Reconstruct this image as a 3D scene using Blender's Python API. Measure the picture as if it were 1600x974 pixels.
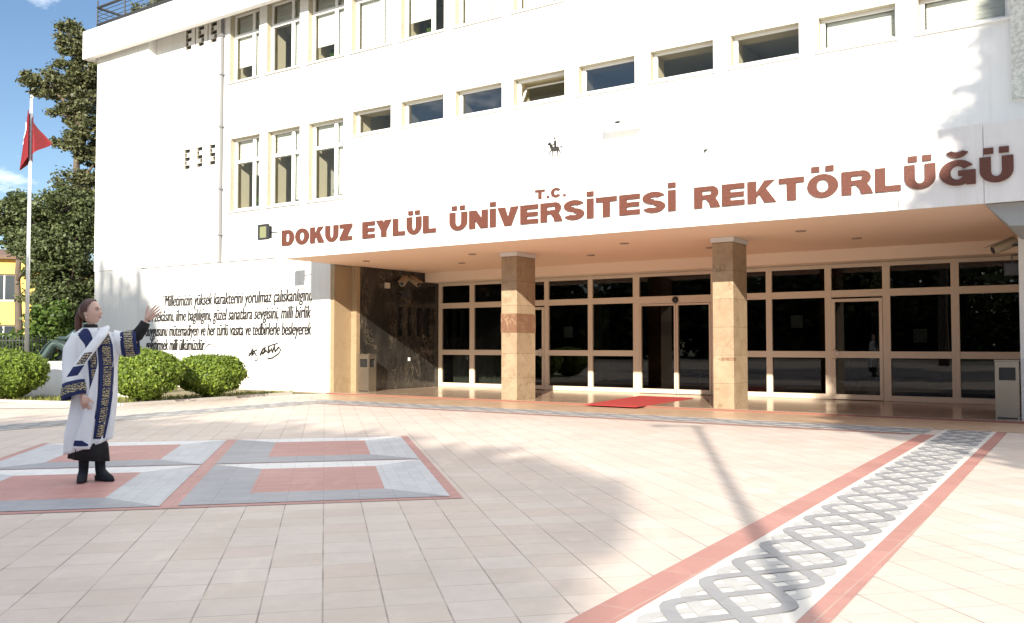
import bpy, bmesh, math, random
import numpy as np
from mathutils import Vector, Matrix
R = math.radians
sc = bpy.context.scene
for o in list(bpy.data.objects): bpy.data.objects.remove(o)
COL = sc.collection

# ------------------------------------------------------------ camera, sky, sun, exposure
EYE = 1.30
cam = bpy.data.cameras.new('camera'); cam_o = bpy.data.objects.new('camera', cam); COL.objects.link(cam_o)
cam.sensor_width = 36; cam.lens = 31.5; cam.clip_start = 0.05; cam.clip_end = 3000
cam_o.location = (0, 0, EYE); cam_o.rotation_euler = (R(90) + math.atan(52/1400), 0, 0)
sc.camera = cam_o
SUN_EL, SUN_AZ = R(22.7), R(8.8)          # light travels 8.8 deg to the right of the view axis
world = bpy.data.worlds.new('World'); sc.world = world; world.use_nodes = True
nt = world.node_tree; nt.nodes.clear()
sky = nt.nodes.new('ShaderNodeTexSky'); sky.sky_type = 'NISHITA'; sky.sun_disc = False
sky.sun_elevation = SUN_EL; sky.sun_rotation = R(180) + SUN_AZ
sky.air_density = 1.0; sky.dust_density = 0.3; sky.ozone_density = 3.0
bg = nt.nodes.new('ShaderNodeBackground'); bg.inputs[1].default_value = 0.066
wo = nt.nodes.new('ShaderNodeOutputWorld')
# thin fair-weather clouds mixed into the sky by direction
tc = nt.nodes.new('ShaderNodeTexCoord'); mp = nt.nodes.new('ShaderNodeMapping'); mp.inputs['Scale'].default_value = (3.0, 3.0, 9.0)
mp.inputs['Location'].default_value = (0.35, 0.1, 0.55)
nz = nt.nodes.new('ShaderNodeTexNoise'); nz.inputs['Scale'].default_value = 2.2; nz.inputs['Detail'].default_value = 7; nz.inputs['Roughness'].default_value = .58
cr = nt.nodes.new('ShaderNodeValToRGB'); cr.color_ramp.elements[0].position = .60; cr.color_ramp.elements[1].position = .74
mx = nt.nodes.new('ShaderNodeMix'); mx.data_type = 'RGBA'; mx.inputs[7].default_value = (10.6, 11.0, 11.7, 1)
nt.links.new(tc.outputs['Generated'], mp.inputs[0]); nt.links.new(mp.outputs[0], nz.inputs['Vector']); nt.links.new(nz.outputs['Fac'], cr.inputs[0])
# unseen bright cloud layer overhead, added to lift the fill on the ground
spz = nt.nodes.new('ShaderNodeSeparateXYZ'); nt.links.new(tc.outputs['Generated'], spz.inputs[0])
mz = nt.nodes.new('ShaderNodeMapRange'); mz.interpolation_type = 'SMOOTHSTEP'; mz.inputs[1].default_value = .52; mz.inputs[2].default_value = .80; mz.inputs[4].default_value = .95; nt.links.new(spz.outputs[2], mz.inputs[0])
mm = nt.nodes.new('ShaderNodeMath'); mm.operation = 'MAXIMUM'; nt.links.new(cr.outputs[0], mm.inputs[0]); nt.links.new(mz.outputs[0], mm.inputs[1])
nt.links.new(mm.outputs[0], mx.inputs[0]); nt.links.new(sky.outputs[0], mx.inputs[6]); nt.links.new(mx.outputs[2], bg.inputs[0]); nt.links.new(bg.outputs[0], wo.inputs[0])
sun = bpy.data.lights.new('sun', 'SUN'); sun.energy = 4.2; sun.angle = R(0.53); sun.color = (1, .92, .80)
sun_o = bpy.data.objects.new('sun', sun); COL.objects.link(sun_o)
sun_dir = Vector((math.sin(SUN_AZ)*math.cos(SUN_EL), math.cos(SUN_AZ)*math.cos(SUN_EL), -math.sin(SUN_EL)))
sun_o.rotation_euler = sun_dir.to_track_quat('-Z', 'Y').to_euler(); sun_o.location = (-4, -25, 14)
sc.view_settings.view_transform = 'Standard'; sc.view_settings.look = 'None'; sc.view_settings.gamma = 1
sc.view_settings.use_curve_mapping = False
sc.view_settings.exposure = 1.18

# ------------------------------------------------------------ frames
# building frame: u runs along the facade to the right, w into the building
UA = R(-34)
UX = Vector((math.cos(UA), math.sin(UA), 0)); WX = Vector((-math.sin(UA), math.cos(UA), 0))
def B(u, w, z=0): return UX*u + WX*w + Vector((0, 0, z))
def ground(x, y, z=0.0):       # where a spot of the photograph meets the ground, metres
    f = 1400.; p = math.atan(52/1400); a = (x-800)/f; b = -(y-487)/f
    d = Vector((a, math.cos(p)-b*math.sin(p), math.sin(p)+b*math.cos(p)))
    t = (z-EYE)/d.z
    return Vector((d.x*t, d.y*t, z))
def touw(P): return (P.dot(UX), P.dot(WX))

# ------------------------------------------------------------ materials
def mat(name, color=(.5,.5,.5), rough=.6, metal=0., spec=.5, var=.0, vscale=4., bump=0., bscale=30., emit=None):
    m = bpy.data.materials.new(name); m.use_nodes = True; n = m.node_tree; b = n.nodes['Principled BSDF']
    b.inputs['Base Color'].default_value = (*color, 1); b.inputs['Roughness'].default_value = rough
    b.inputs['Metallic'].default_value = metal; b.inputs['Specular IOR Level'].default_value = spec
    co = n.nodes.new('ShaderNodeTexCoord')
    if var > 0:
        t = n.nodes.new('ShaderNodeTexNoise'); t.inputs['Scale'].default_value = vscale; t.inputs['Detail'].default_value = 5
        r = n.nodes.new('ShaderNodeMapRange'); r.inputs[3].default_value = 1-var; r.inputs[4].default_value = 1+var
        h = n.nodes.new('ShaderNodeHueSaturation'); h.inputs['Color'].default_value = (*color, 1)
        n.links.new(co.outputs['Object'], t.inputs['Vector']); n.links.new(t.outputs['Fac'], r.inputs[0])
        n.links.new(r.outputs[0], h.inputs['Value']); n.links.new(h.outputs[0], b.inputs['Base Color'])
    if bump > 0:
        t2 = n.nodes.new('ShaderNodeTexNoise'); t2.inputs['Scale'].default_value = bscale; t2.inputs['Detail'].default_value = 4
        bp = n.nodes.new('ShaderNodeBump'); bp.inputs['Strength'].default_value = bump; bp.inputs['Distance'].default_value = .02
        n.links.new(co.outputs['Object'], t2.inputs['Vector']); n.links.new(t2.outputs['Fac'], bp.inputs['Height']); n.links.new(bp.outputs[0], b.inputs['Normal'])
    return m
class NT:    # tiny node-building helper
    def __init__(s, m): s.t = m.node_tree; s.b = s.t.nodes['Principled BSDF']
    def n(s, ty, **kw):
        q = s.t.nodes.new(ty)
        for k, v in kw.items(): setattr(q, k, v)
        return q
    def l(s, a, b): s.t.links.new(a, b)
    def math(s, op, a, b=None, c=None):
        q = s.n('ShaderNodeMath', operation=op)
        for i, v in enumerate((a, b, c)):
            if v is None: continue
            if isinstance(v, (int, float)): q.inputs[i].default_value = v
            else: s.l(v, q.inputs[i])
        return q.outputs[0]
    def mix(s, f, a, b, bt='MIX'):
        q = s.n('ShaderNodeMix', data_type='RGBA', blend_type=bt)
        for i, v in ((0, f), (6, a), (7, b)):
            if isinstance(v, (int, float)): q.inputs[i].default_value = v
            elif isinstance(v, tuple): q.inputs[i].default_value = (*v, 1)
            else: s.l(v, q.inputs[i])
        return q.outputs[2]
    def noise(s, vec, scale, detail=4, rough=.5, dist=0.):
        q = s.n('ShaderNodeTexNoise'); q.inputs['Scale'].default_value = scale; q.inputs['Detail'].default_value = detail
        q.inputs['Roughness'].default_value = rough; q.inputs['Distortion'].default_value = dist
        s.l(vec, q.inputs['Vector']); return q.outputs['Fac']
    def ramp(s, f, *st):
        q = s.n('ShaderNodeValToRGB'); e = q.color_ramp.elements
        while len(e) < len(st): e.new(.5)
        for i, (p, c) in enumerate(st): e[i].position = p; e[i].color = (*c, 1) if isinstance(c, tuple) else (c, c, c, 1)
        s.l(f, q.inputs[0]); return q.outputs[0]
    def coord(s, rotz=0., scale=(1,1,1), which='Object', loc=(0,0,0)):
        c = s.n('ShaderNodeTexCoord'); m = s.n('ShaderNodeMapping'); m.inputs['Rotation'].default_value = (0, 0, rotz); m.inputs['Scale'].default_value = scale
        m.inputs['Location'].default_value = loc
        s.l(c.outputs[which], m.inputs[0]); return m.outputs[0]
    def bump(s, h, st=.3, d=.01):
        q = s.n('ShaderNodeBump'); q.inputs['Strength'].default_value = st; q.inputs['Distance'].default_value = d
        s.l(h, q.inputs['Height']); s.l(q.outputs[0], s.b.inputs['Normal'])

def tile_mat(name, col_a, col_b, sx, sy, rot, joint=(.10,.09,.08), jx=.010, jy=.006, rough=.55, dirt=.25, spec=.4, stag=0.):
    """rectangular tiles with one colour per tile, joints and broad stains"""
    m = mat(name, col_a, rough, spec=spec); q = NT(m)
    v = q.coord(rot); sp = q.n('ShaderNodeSeparateXYZ'); q.l(v, sp.inputs[0])
    x = q.math('DIVIDE', sp.outputs[0], sx); fx = q.math('FLOOR', x)
    y0 = q.math('DIVIDE', sp.outputs[1], sy)
    y = q.math('ADD', y0, q.math('MULTIPLY', fx, stag)); fy = q.math('FLOOR', y)
    cx = q.math('ABSOLUTE', q.math('SUBTRACT', q.math('SUBTRACT', x, fx), .5)); cy = q.math('ABSOLUTE', q.math('SUBTRACT', q.math('SUBTRACT', y, fy), .5))
    ex = q.math('GREATER_THAN', cx, .5 - jx/sx/2); ey = q.math('GREATER_THAN', cy, .5 - jy/sy/2)
    # joints are unevenly filled
    nj = q.noise(v, 3.0, 3)
    e = q.math('MULTIPLY', q.math('MAXIMUM', ex, q.math('MULTIPLY', ey, .9)), q.ramp(nj, (.3, .25), (.6, 1.0)))
    cb = q.n('ShaderNodeCombineXYZ'); q.l(fx, cb.inputs[0]); q.l(fy, cb.inputs[1])
    wn = q.n('ShaderNodeTexWhiteNoise', noise_dimensions='2D'); q.l(cb.outputs[0], wn.inputs['Vector'])
    c = q.mix(wn.outputs['Value'], col_a, col_b)
    st = q.noise(v, .55, 6, .62); c = q.mix(q.math('MULTIPLY', q.ramp(st, (.42, 0.), (.72, 1.)), dirt), c, tuple(k*.62 for k in col_a))
    fine = q.noise(v, 9., 6, .7); c = q.mix(q.ramp(fine, (.35, .16), (.65, 0.)), c, tuple(k*.55 for k in col_a))
    sp2 = q.noise(v, 38., 3, .6); c = q.mix(q.ramp(sp2, (.66, 0.), (.78, .30)), c, tuple(k*.45 for k in col_a))
    pt = q.noise(q.coord(rot, (1.0, .35, 1), loc=(3, 7, 0)), 2.6, 7, .68); c = q.mix(q.ramp(pt, (.56, 0.), (.74, .45)), c, tuple(min(.8, k*1.28+.06) for k in col_a))
    c = q.mix(e, c, joint); q.l(c, q.b.inputs['Base Color'])
    h = q.math('ADD', q.math('MULTIPLY', q.math('SUBTRACT', 1., q.math('MAXIMUM', ex, ey)), 1.), q.math('MULTIPLY', wn.outputs['Value'], .35))
    q.bump(q.math('ADD', h, q.math('MULTIPLY', fine, .25)), .25, .006)
    rr = q.math('ADD', rough-.1, q.math('MULTIPLY', st, .25)); q.l(rr, q.b.inputs['Roughness'])
    return m
def marble(name, base, vein, scale=1.2, amount=.5, rough=.25, panel=None, dark=False):
    m = mat(name, base, rough); q = NT(m); v = q.coord()
    n1 = q.noise(v, scale, 8, .62, 1.2)
    ve = q.ramp(q.math('ABSOLUTE', q.math('SUBTRACT', n1, .5)), (0., 1.), (.03, .25), (.07, 0.))
    br = q.ramp(q.noise(v, scale*.6, 4), (.4, 0.), (.65, 1.))
    c = q.mix(q.math('MULTIPLY', q.math('MULTIPLY', ve, br), amount), base, vein)
    c = q.mix(q.math('MULTIPLY', q.noise(v, scale*3, 6), .30), c, tuple(k*.6 for k in base))
    q.l(c, q.b.inputs['Base Color'])
    return m
def glass(name, tint=(.8,.85,.85), refl=1.0, rough=0.0, wav=0.0):
    m = bpy.data.materials.new(name); m.use_nodes = True; n = m.node_tree; n.nodes.clear()
    o = n.nodes.new('ShaderNodeOutputMaterial'); t = n.nodes.new('ShaderNodeBsdfTransparent'); t.inputs[0].default_value = (*tint, 1)
    g = n.nodes.new('ShaderNodeBsdfGlossy'); g.inputs['Roughness'].default_value = rough
    fr = n.nodes.new('ShaderNodeFresnel'); fr.inputs[0].default_value = 1.5
    mu = n.nodes.new('ShaderNodeMath'); mu.operation = 'MULTIPLY'; mu.inputs[1].default_value = refl; mu.use_clamp = True
    x = n.nodes.new('ShaderNodeMixShader')
    n.links.new(fr.outputs[0], mu.inputs[0]); n.links.new(mu.outputs[0], x.inputs[0]); n.links.new(t.outputs[0], x.inputs[1]); n.links.new(g.outputs[0], x.inputs[2]); n.links.new(x.outputs[0], o.inputs[0])
    if wav > 0:
        c = n.nodes.new('ShaderNodeTexCoord'); z = n.nodes.new('ShaderNodeTexNoise'); z.inputs['Scale'].default_value = .7; z.inputs['Detail'].default_value = 1
        bp = n.nodes.new('ShaderNodeBump'); bp.inputs['Strength'].default_value = wav; bp.inputs['Distance'].default_value = .02
        n.links.new(c.outputs['Object'], z.inputs['Vector']); n.links.new(z.outputs['Fac'], bp.inputs['Height'])
        n.links.new(bp.outputs[0], g.inputs['Normal']); n.links.new(bp.outputs[0], fr.inputs['Normal'])
    return m
def leaf_mat(name, dark, light, trans=.25):
    m = bpy.data.materials.new(name); m.use_nodes = True; n = m.node_tree; b = n.nodes['Principled BSDF']
    g = n.nodes.new('ShaderNodeNewGeometry'); r = n.nodes.new('ShaderNodeValToRGB')
    r.color_ramp.elements[0].color = (*dark, 1); r.color_ramp.elements[1].color = (*light, 1)
    n.links.new(g.outputs['Random Per Island'], r.inputs[0]); n.links.new(r.outputs[0], b.inputs['Base Color'])
    b.inputs['Roughness'].default_value = .5; b.inputs['Specular IOR Level'].default_value = .35
    tr = n.nodes.new('ShaderNodeBsdfTranslucent'); x = n.nodes.new('ShaderNodeMixShader'); x.inputs[0].default_value = trans
    n.links.new(r.outputs[0], tr.inputs[0]); n.links.new(b.outputs[0], x.inputs[1]); n.links.new(tr.outputs[0], x.inputs[2])
    n.links.new(x.outputs[0], n.nodes['Material Output'].inputs[0])
    return m

M = {}
def white_wall(name, base, panel=None):
    m = mat(name, base, .7); q = NT(m); v = q.coord()
    c = q.mix(q.math('MULTIPLY', q.ramp(q.noise(v, .8, 6, .6), (.4, 0.), (.75, 1.)), .16), base, tuple(k*.7 for k in base))
    vs = q.coord(scale=(6, 6, .35)); c = q.mix(q.math('MULTIPLY', q.ramp(q.noise(vs, 1.2, 5, .6), (.5, 0.), (.75, 1.)), .22), c, (base[0]*.62, base[1]*.62, base[2]*.60))
    if panel:
        sp = q.n('ShaderNodeSeparateXYZ'); q.l(v, sp.inputs[0]); x = q.math('DIVIDE', sp.outputs[0], panel)
        fr = q.math('FRACT', q.math('ADD', x, 100.)); e = q.math('LESS_THAN', fr, .010)
        wn = q.n('ShaderNodeTexWhiteNoise', noise_dimensions='1D'); q.l(q.math('FLOOR', x), wn.inputs['W'])
        c = q.mix(q.math('MULTIPLY', wn.outputs['Value'], .16), c, (base[0]*.75, base[1]*.78, base[2]*.78))
        c = q.mix(q.math('MULTIPLY', e, .45), c, (.35, .34, .32))
    q.l(c, q.b.inputs['Base Color']); q.bump(q.noise(v, 60., 3), .12, .01)
    return m
M['wall'] = white_wall('white_plaster', (.80, .79, .76))
M['cladding'] = white_wall('white_marble_cladding', (.77, .76, .73), .62)
M['fascia'] = white_wall('fascia_panels', (.80, .79, .77))
M['plinth'] = white_wall('cream_plinth', (.76, .70, .60), .9)
M['tanstone'] = marble('tan_marble', (.34, .24, .14), (.36, .22, .12), 1.1, .5, .35)
M['pierstone'] = marble('cream_travertine', (.37, .275, .165), (.22, .14, .075), 1.6, .5, .4)
m = M['creamstone'] = mat('mottled_travertine', (.37, .275, .165), .4); q = NT(m); v = q.coord()
c = q.mix(q.ramp(q.noise(v, 2.2, 6, .62, .6), (.36, 0.), (.66, 1.)), (.40, .305, .20), (.31, .225, .14))
c = q.mix(q.ramp(q.noise(v, 6.5, 7, .68, .9), (.52, 0.), (.70, .75)), c, (.165, .105, .058)); c = q.mix(q.ramp(q.noise(v, 17., 5, .7), (.56, 0.), (.72, .55)), c, (.48, .395, .285))
sp = q.n('ShaderNodeSeparateXYZ'); q.l(v, sp.inputs[0]); zz = q.math('DIVIDE', q.math('ADD', sp.outputs[2], .03), .56)
wn = q.n('ShaderNodeTexWhiteNoise', noise_dimensions='1D'); q.l(q.math('FLOOR', zz), wn.inputs['W']); c = q.mix(q.math('MULTIPLY', wn.outputs['Value'], .30), c, (.22, .15, .09))
c = q.mix(q.math('MULTIPLY', q.math('LESS_THAN', q.math('FRACT', zz), .014), .8), c, (.10, .07, .045)); q.l(c, q.b.inputs['Base Color'])
M['redstone'] = marble('red_veined_stone', (.20, .105, .062), (.40, .28, .17), 5., 1., .35)
M['soffit'] = mat('peach_soffit_paint', (.86, .62, .455), .75, var=.04, vscale=.8, bump=.03)
M['bulk'] = mat('cream_paint', (.80, .65, .51), .75, var=.03, vscale=1)
M['frame'] = mat('cream_painted_aluminium', (.68, .56, .43), .35, var=.03, vscale=2)
M['winframe'] = mat('white_pvc', (.80, .80, .78), .35)
M['glass'] = glass('tinted_door_glass', (.42, .44, .44), .95, 0, .08)
M['upglass'] = glass('window_glass', (.82, .85, .84), 1.25, 0, .12)
M['skyglass'] = glass('window_glass_sky', (.45, .48, .50), 4.2, 0, .15)
M['dl'] = mat('downlight_trim', (.30, .21, .15), .6)
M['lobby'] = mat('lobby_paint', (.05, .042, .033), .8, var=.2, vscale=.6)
M['lobbyfloor'] = mat('lobby_floor', (.12, .09, .07), .25)
M['room'] = mat('room_paint', (.74, .72, .60), .8)
M['blind'] = mat('blind_fabric', (.78, .77, .70), .8)
M['curtain'] = mat('curtain_fabric', (.75, .72, .58), .85)
M['black'] = mat('black_plastic', (.015, .015, .016), .45)
M['steel'] = mat('brushed_steel', (.34, .30, .245), .36, .9, var=.12, vscale=3)
M['darksteel'] = mat('dark_painted_steel', (.03, .032, .036), .45, var=.2, vscale=5)
M['chrome'] = mat('chrome', (.75, .72, .68), .15, 1.)
M['letter'] = mat('red_granite', (.16, .042, .026), .45); q = NT(M['letter']); v = q.coord()
q.l(q.mix(q.ramp(q.noise(v, 55., 3, .7), (.42, 0.), (.62, 1.)), (.085, .026, .015), (.170, .060, .038)), q.b.inputs['Base Color'])
M['ink'] = mat('black_lettering', (.018, .014, .012), .5)
M['emblem'] = mat('emblem_grey', (.02, .018, .016), .5)
M['pale'] = mat('pale_grey_line', (.62, .61, .60), .6)
M['redcarpet'] = mat('red_carpet', (.42, .040, .035), .95, var=.15, vscale=8, bump=.4, bscale=120)
M['sill'] = mat('marble_sill', (.72, .71, .68), .5, var=.06)
M['mottle'] = mat('mottled_render', (.70, .69, .62), .85, bump=.5, bscale=40); q = NT(M['mottle']); v = q.coord()
q.l(q.mix(q.ramp(q.noise(v, 14., 5, .7), (.42, 0.), (.6, 1.)), (.74, .73, .66), (.50, .50, .44)), q.b.inputs['Base Color'])
# dark veined marble with thin pale and rusty veins
m = M['darkmarble'] = mat('black_veined_marble', (.030, .026, .022), .22); q = NT(m); v = q.coord(scale=(1, 1, .55))
d1 = q.noise(v, 1.6, 9, .66, 2.2); d2 = q.noise(v, 5.5, 8, .7, 1.0)
v1 = q.ramp(q.math('ABSOLUTE', q.math('SUBTRACT', d1, .5)), (0., 1.), (.003, .5), (.007, 0.)); v1 = q.math('MULTIPLY', v1, q.ramp(q.noise(v, 1.3, 3), (.48, 0.), (.62, 1.))); v2 = q.ramp(q.math('ABSOLUTE', q.math('SUBTRACT', d2, .53)), (0., .8), (.006, 0.))
c = q.mix(q.ramp(q.noise(v, 2.4, 5), (.45, 0.), (.75, .4)), (.022, .020, .0175), (.075, .068, .058))
c = q.mix(q.ramp(q.noise(v, 26., 5, .75), (.60, 0.), (.72, .5)), c, (.22, .20, .17)); c = q.mix(q.math('MULTIPLY', v2, q.ramp(q.noise(v, .9, 3), (.45, 0.), (.6, .8))), c, (.40, .33, .25)); c = q.mix(q.math('MULTIPLY', v1, .85), c, (.50, .40, .28))
sp = q.n('ShaderNodeSeparateXYZ'); q.l(q.coord(), sp.inputs[0])
pj = q.math('LESS_THAN', q.math('FRACT', q.math('DIVIDE', q.math('ADD', sp.outputs[1], 100.), .62)), .01)
c = q.mix(pj, c, (.012, .010, .009)); q.l(c, q.b.inputs['Base Color'])
# ground
TILE = R(11.8)
M['plaza'] = tile_mat('sandy_paving_tiles', (.56, .465, .395), (.60, .525, .465), .303, .303, -TILE, joint=(.25, .205, .175), jx=.009, jy=.0060, stag=.0, dirt=.38)
M['porchtan'] = tile_mat('tan_marble_strip', (.52, .36, .235), (.58, .42, .29), .60, .60, -UA, joint=(.26, .17, .11), jx=.005, jy=.005, rough=.32, dirt=.12)
M['porch'] = tile_mat('polished_porch_marble', (.40, .29, .20), (.46, .35, .25), .60, .60, -UA, joint=(.16, .10, .07), jx=.004, jy=.004, rough=.16, dirt=.15, spec=.8)
M['redtile'] = tile_mat('red_paving', (.40, .19, .16), (.46, .23, .195), .40, .40, -UA, joint=(.42, .32, .27), jx=.008, jy=.008, dirt=.22)
M['p_red'] = tile_mat('red_inlay', (.44, .225, .20), (.49, .26, .235), .30, .10, -TILE, joint=(.30, .17, .15), jx=.005, jy=.004, dirt=.18)
M['p_grey'] = tile_mat('grey_inlay', (.295, .30, .325), (.335, .34, .365), .30, .10, -TILE, joint=(.20, .20, .22), jx=.005, jy=.004, dirt=.18)
M['p_pale'] = tile_mat('pale_grey_inlay', (.46, .47, .49), (.52, .53, .545), .12, .22, -TILE, joint=(.32, .32, .34), jx=.005, jy=.005, dirt=.15)
M['p_white'] = tile_mat('white_inlay', (.66, .66, .65), (.72, .72, .71), .15, .18, -TILE, joint=(.45, .45, .45), jx=.005, jy=.004, dirt=.15)
M['m_white'] = mat('mosaic_white', (.60, .575, .53), .5, var=.10, vscale=3)
M['m_dark'] = tile_mat('mosaic_dark_grey', (.26, .26, .27), (.31, .31, .32), .24, .24, -UA, joint=(.20, .20, .20), jx=.004, jy=.004, dirt=.15)
M['m_light'] = tile_mat('mosaic_light_grey', (.41, .405, .395), (.46, .455, .44), .24, .24, -UA, joint=(.36, .35, .34), jx=.004, jy=.004, dirt=.15)
M['concrete'] = mat('pale_concrete', (.50, .46, .41), .8, var=.10, vscale=1.2, bump=.1)
M['dirt'] = mat('soil', (.20, .165, .09), .95, var=.35, vscale=3, bump=.5)
M['land'] = mat('land', (.22, .20, .15), .95, var=.2, vscale=.2)
M['kerb'] = mat('kerb_stone', (.50, .47, .43), .8, var=.08)
M['bark'] = mat('bark', (.13, .10, .075), .9, var=.3, vscale=6, bump=.6, bscale=14)
M['bronze'] = mat('bronze_patina', (.030, .055, .052), .55, .3, var=.3, vscale=4)
M['pedestal'] = marble('grey_white_marble', (.56, .55, .53), (.36, .36, .36), 2.0, .4, .45)
M['yellow'] = mat('yellow_render', (.80, .52, .13), .8, var=.05)
M['flagred'] = mat('flag_red', (.17, .004, .008), .7); M['flagwhite'] = mat('flag_white', (.8, .8, .8), .7)
M['polepaint'] = mat('white_pole_paint', (.66, .67, .68), .3, .2)
M['leaf'] = leaf_mat('evergreen_leaves', (.030, .046, .016), (.155, .185, .075))
M['leaf2'] = leaf_mat('olive_leaves', (.042, .054, .022), (.21, .215, .10))
M['leafb'] = leaf_mat('bright_hedge_leaves', (.055, .10, .010), (.27, .36, .05), .35)
M['leafh'] = leaf_mat('garden_leaves', (.04, .085, .012), (.15, .22, .05), .3)
M['grass'] = leaf_mat('grass_blades', (.10, .13, .02), (.32, .32, .08), .3)

# ------------------------------------------------------------ mesh helpers
class MB:
    def __init__(s): s.v = []; s.f = []; s.mi = []
    def add(s, verts, faces, mi=0):
        o = len(s.v); s.v += [tuple(p) for p in verts]; s.f += [tuple(i+o for i in f) for f in faces]; s.mi += [mi]*len(faces); return s
    def quad(s, a, b, c, d, mi=0): return s.add([a, b, c, d], [(0, 1, 2, 3)], mi)
    def box(s, x0, x1, y0, y1, z0, z1, mi=0):
        return s.add([(x0,y0,z0),(x1,y0,z0),(x1,y1,z0),(x0,y1,z0),(x0,y0,z1),(x1,y0,z1),(x1,y1,z1),(x0,y1,z1)],
                     [(0,3,2,1),(4,5,6,7),(0,1,5,4),(1,2,6,5),(2,3,7,6),(3,0,4,7)], mi)
    def prism(s, pts, z0, z1, mi=0):          # pts in xy
        n = len(pts); return s.add([(x,y,z0) for x,y in pts]+[(x,y,z1) for x,y in pts],
            [tuple(range(n-1,-1,-1)), tuple(range(n,2*n))]+[(i,(i+1)%n,(i+1)%n+n,i+n) for i in range(n)], mi)
    def slab(s, pts, y0, y1, mi=0):           # polygon in xz pushed along y (y0 is the front)
        n = len(pts); return s.add([(x,y0,z) for x,z in pts]+[(x,y1,z) for x,z in pts],
            [tuple(range(n)), tuple(range(2*n-1,n-1,-1))]+[(i,i+n,(i+1)%n+n,(i+1)%n) for i in range(n)], mi)
    def tube(s, path, rad, n=8, cap=True, mi=0, sx=1.):
        P = [Vector(p) for p in path]; k = len(P); rad = rad if hasattr(rad, '__len__') else [rad]*k
        vs = []; ref = None
        for i, p in enumerate(P):
            t = (P[min(i+1,k-1)]-P[max(i-1,0)]).normalized()
            if ref is None: ref = Vector((0,0,1)) if abs(t.z) < .9 else Vector((1,0,0))
            a = t.cross(ref).normalized(); b = a.cross(t).normalized(); ref = b
            for j in range(n):
                q = 2*math.pi*j/n; vs.append(p + a*(math.cos(q)*rad[i]*sx) + b*(math.sin(q)*rad[i]))
        fs = [(i*n+j, i*n+(j+1)%n, (i+1)*n+(j+1)%n, (i+1)*n+j) for i in range(k-1) for j in range(n)]
        if cap: fs += [tuple(range(n-1,-1,-1)), tuple((k-1)*n+j for j in range(n))]
        return s.add(vs, fs, mi)
    def loft(s, rings, cap=True, mi=0):
        n = len(rings[0]); k = len(rings); vs = [p for r in rings for p in r]
        fs = [(i*n+j, i*n+(j+1)%n, (i+1)*n+(j+1)%n, (i+1)*n+j) for i in range(k-1) for j in range(n)]
        if cap: fs += [tuple(range(n-1,-1,-1)), tuple((k-1)*n+j for j in range(n))]
        return s.add(vs, fs, mi)
    def grid(s, rows, mi=0):
        k = len(rows); n = len(rows[0])
        return s.add([p for r in rows for p in r], [(i*n+j, i*n+j+1, (i+1)*n+j+1, (i+1)*n+j) for i in range(k-1) for j in range(n-1)], mi)
    def build(s, name, mats, parent=None, off=(0,0,0), smooth=False, bevel=0.):
        me = bpy.data.meshes.new(name); ox, oy, oz = off
        me.from_pydata([(x-ox, y-oy, z-oz) for x, y, z in s.v], [], s.f)
        for m in (mats if isinstance(mats, (list, tuple)) else [mats]): me.materials.append(m)
        me.polygons.foreach_set('material_index', s.mi)
        if smooth: me.polygons.foreach_set('use_smooth', [True]*len(s.f))
        me.update()
        if bevel > 0 or True:
            bm = bmesh.new(); bm.from_mesh(me)
            if bevel > 0:
                bmesh.ops.remove_doubles(bm, verts=bm.verts, dist=1e-5)
                ed = [e for e in bm.edges if len(e.link_faces) == 2 and e.calc_face_angle(0) > .5]
                bmesh.ops.bevel(bm, geom=ed, offset=bevel, segments=1, affect='EDGES', clamp_overlap=True)
            bm.to_mesh(me); bm.free()
        o = bpy.data.objects.new(name, me); COL.objects.link(o)
        if parent is not None: o.parent = parent
        return o
def tag(o, label=None, cat=None, group=None, kind=None):
    if label: o['label'] = label
    if cat: o['category'] = cat
    if group: o['group'] = group
    if kind: o['kind'] = kind
    return o
def empty(name, label, cat, loc=(0,0,0), rz=0., group=None):
    o = bpy.data.objects.new(name, None); COL.objects.link(o); o.location = loc; o.rotation_euler = (0,0,rz); o.empty_display_size = .2
    return tag(o, label, cat, group)
class BT:     # a thing in the building frame; its parts are given in absolute (u,w,z)
    def __init__(s, name, label, cat, u, w, z=0., group=None):
        s.o = empty(name, label, cat, B(u, w, z), UA, group); s.off = (u, w, z)
    def part(s, name, mb, m, parent=None, **k): return mb.build(name, m, parent or s.o, s.off, **k)
def bmesh_thing(name, label, cat, mb, m, u, w, z, group=None, **k):
    o = mb.build(name, m, None, (u, w, z), **k); o.location = B(u, w, z); o.rotation_euler = (0,0,UA); return tag(o, label, cat, group)
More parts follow.
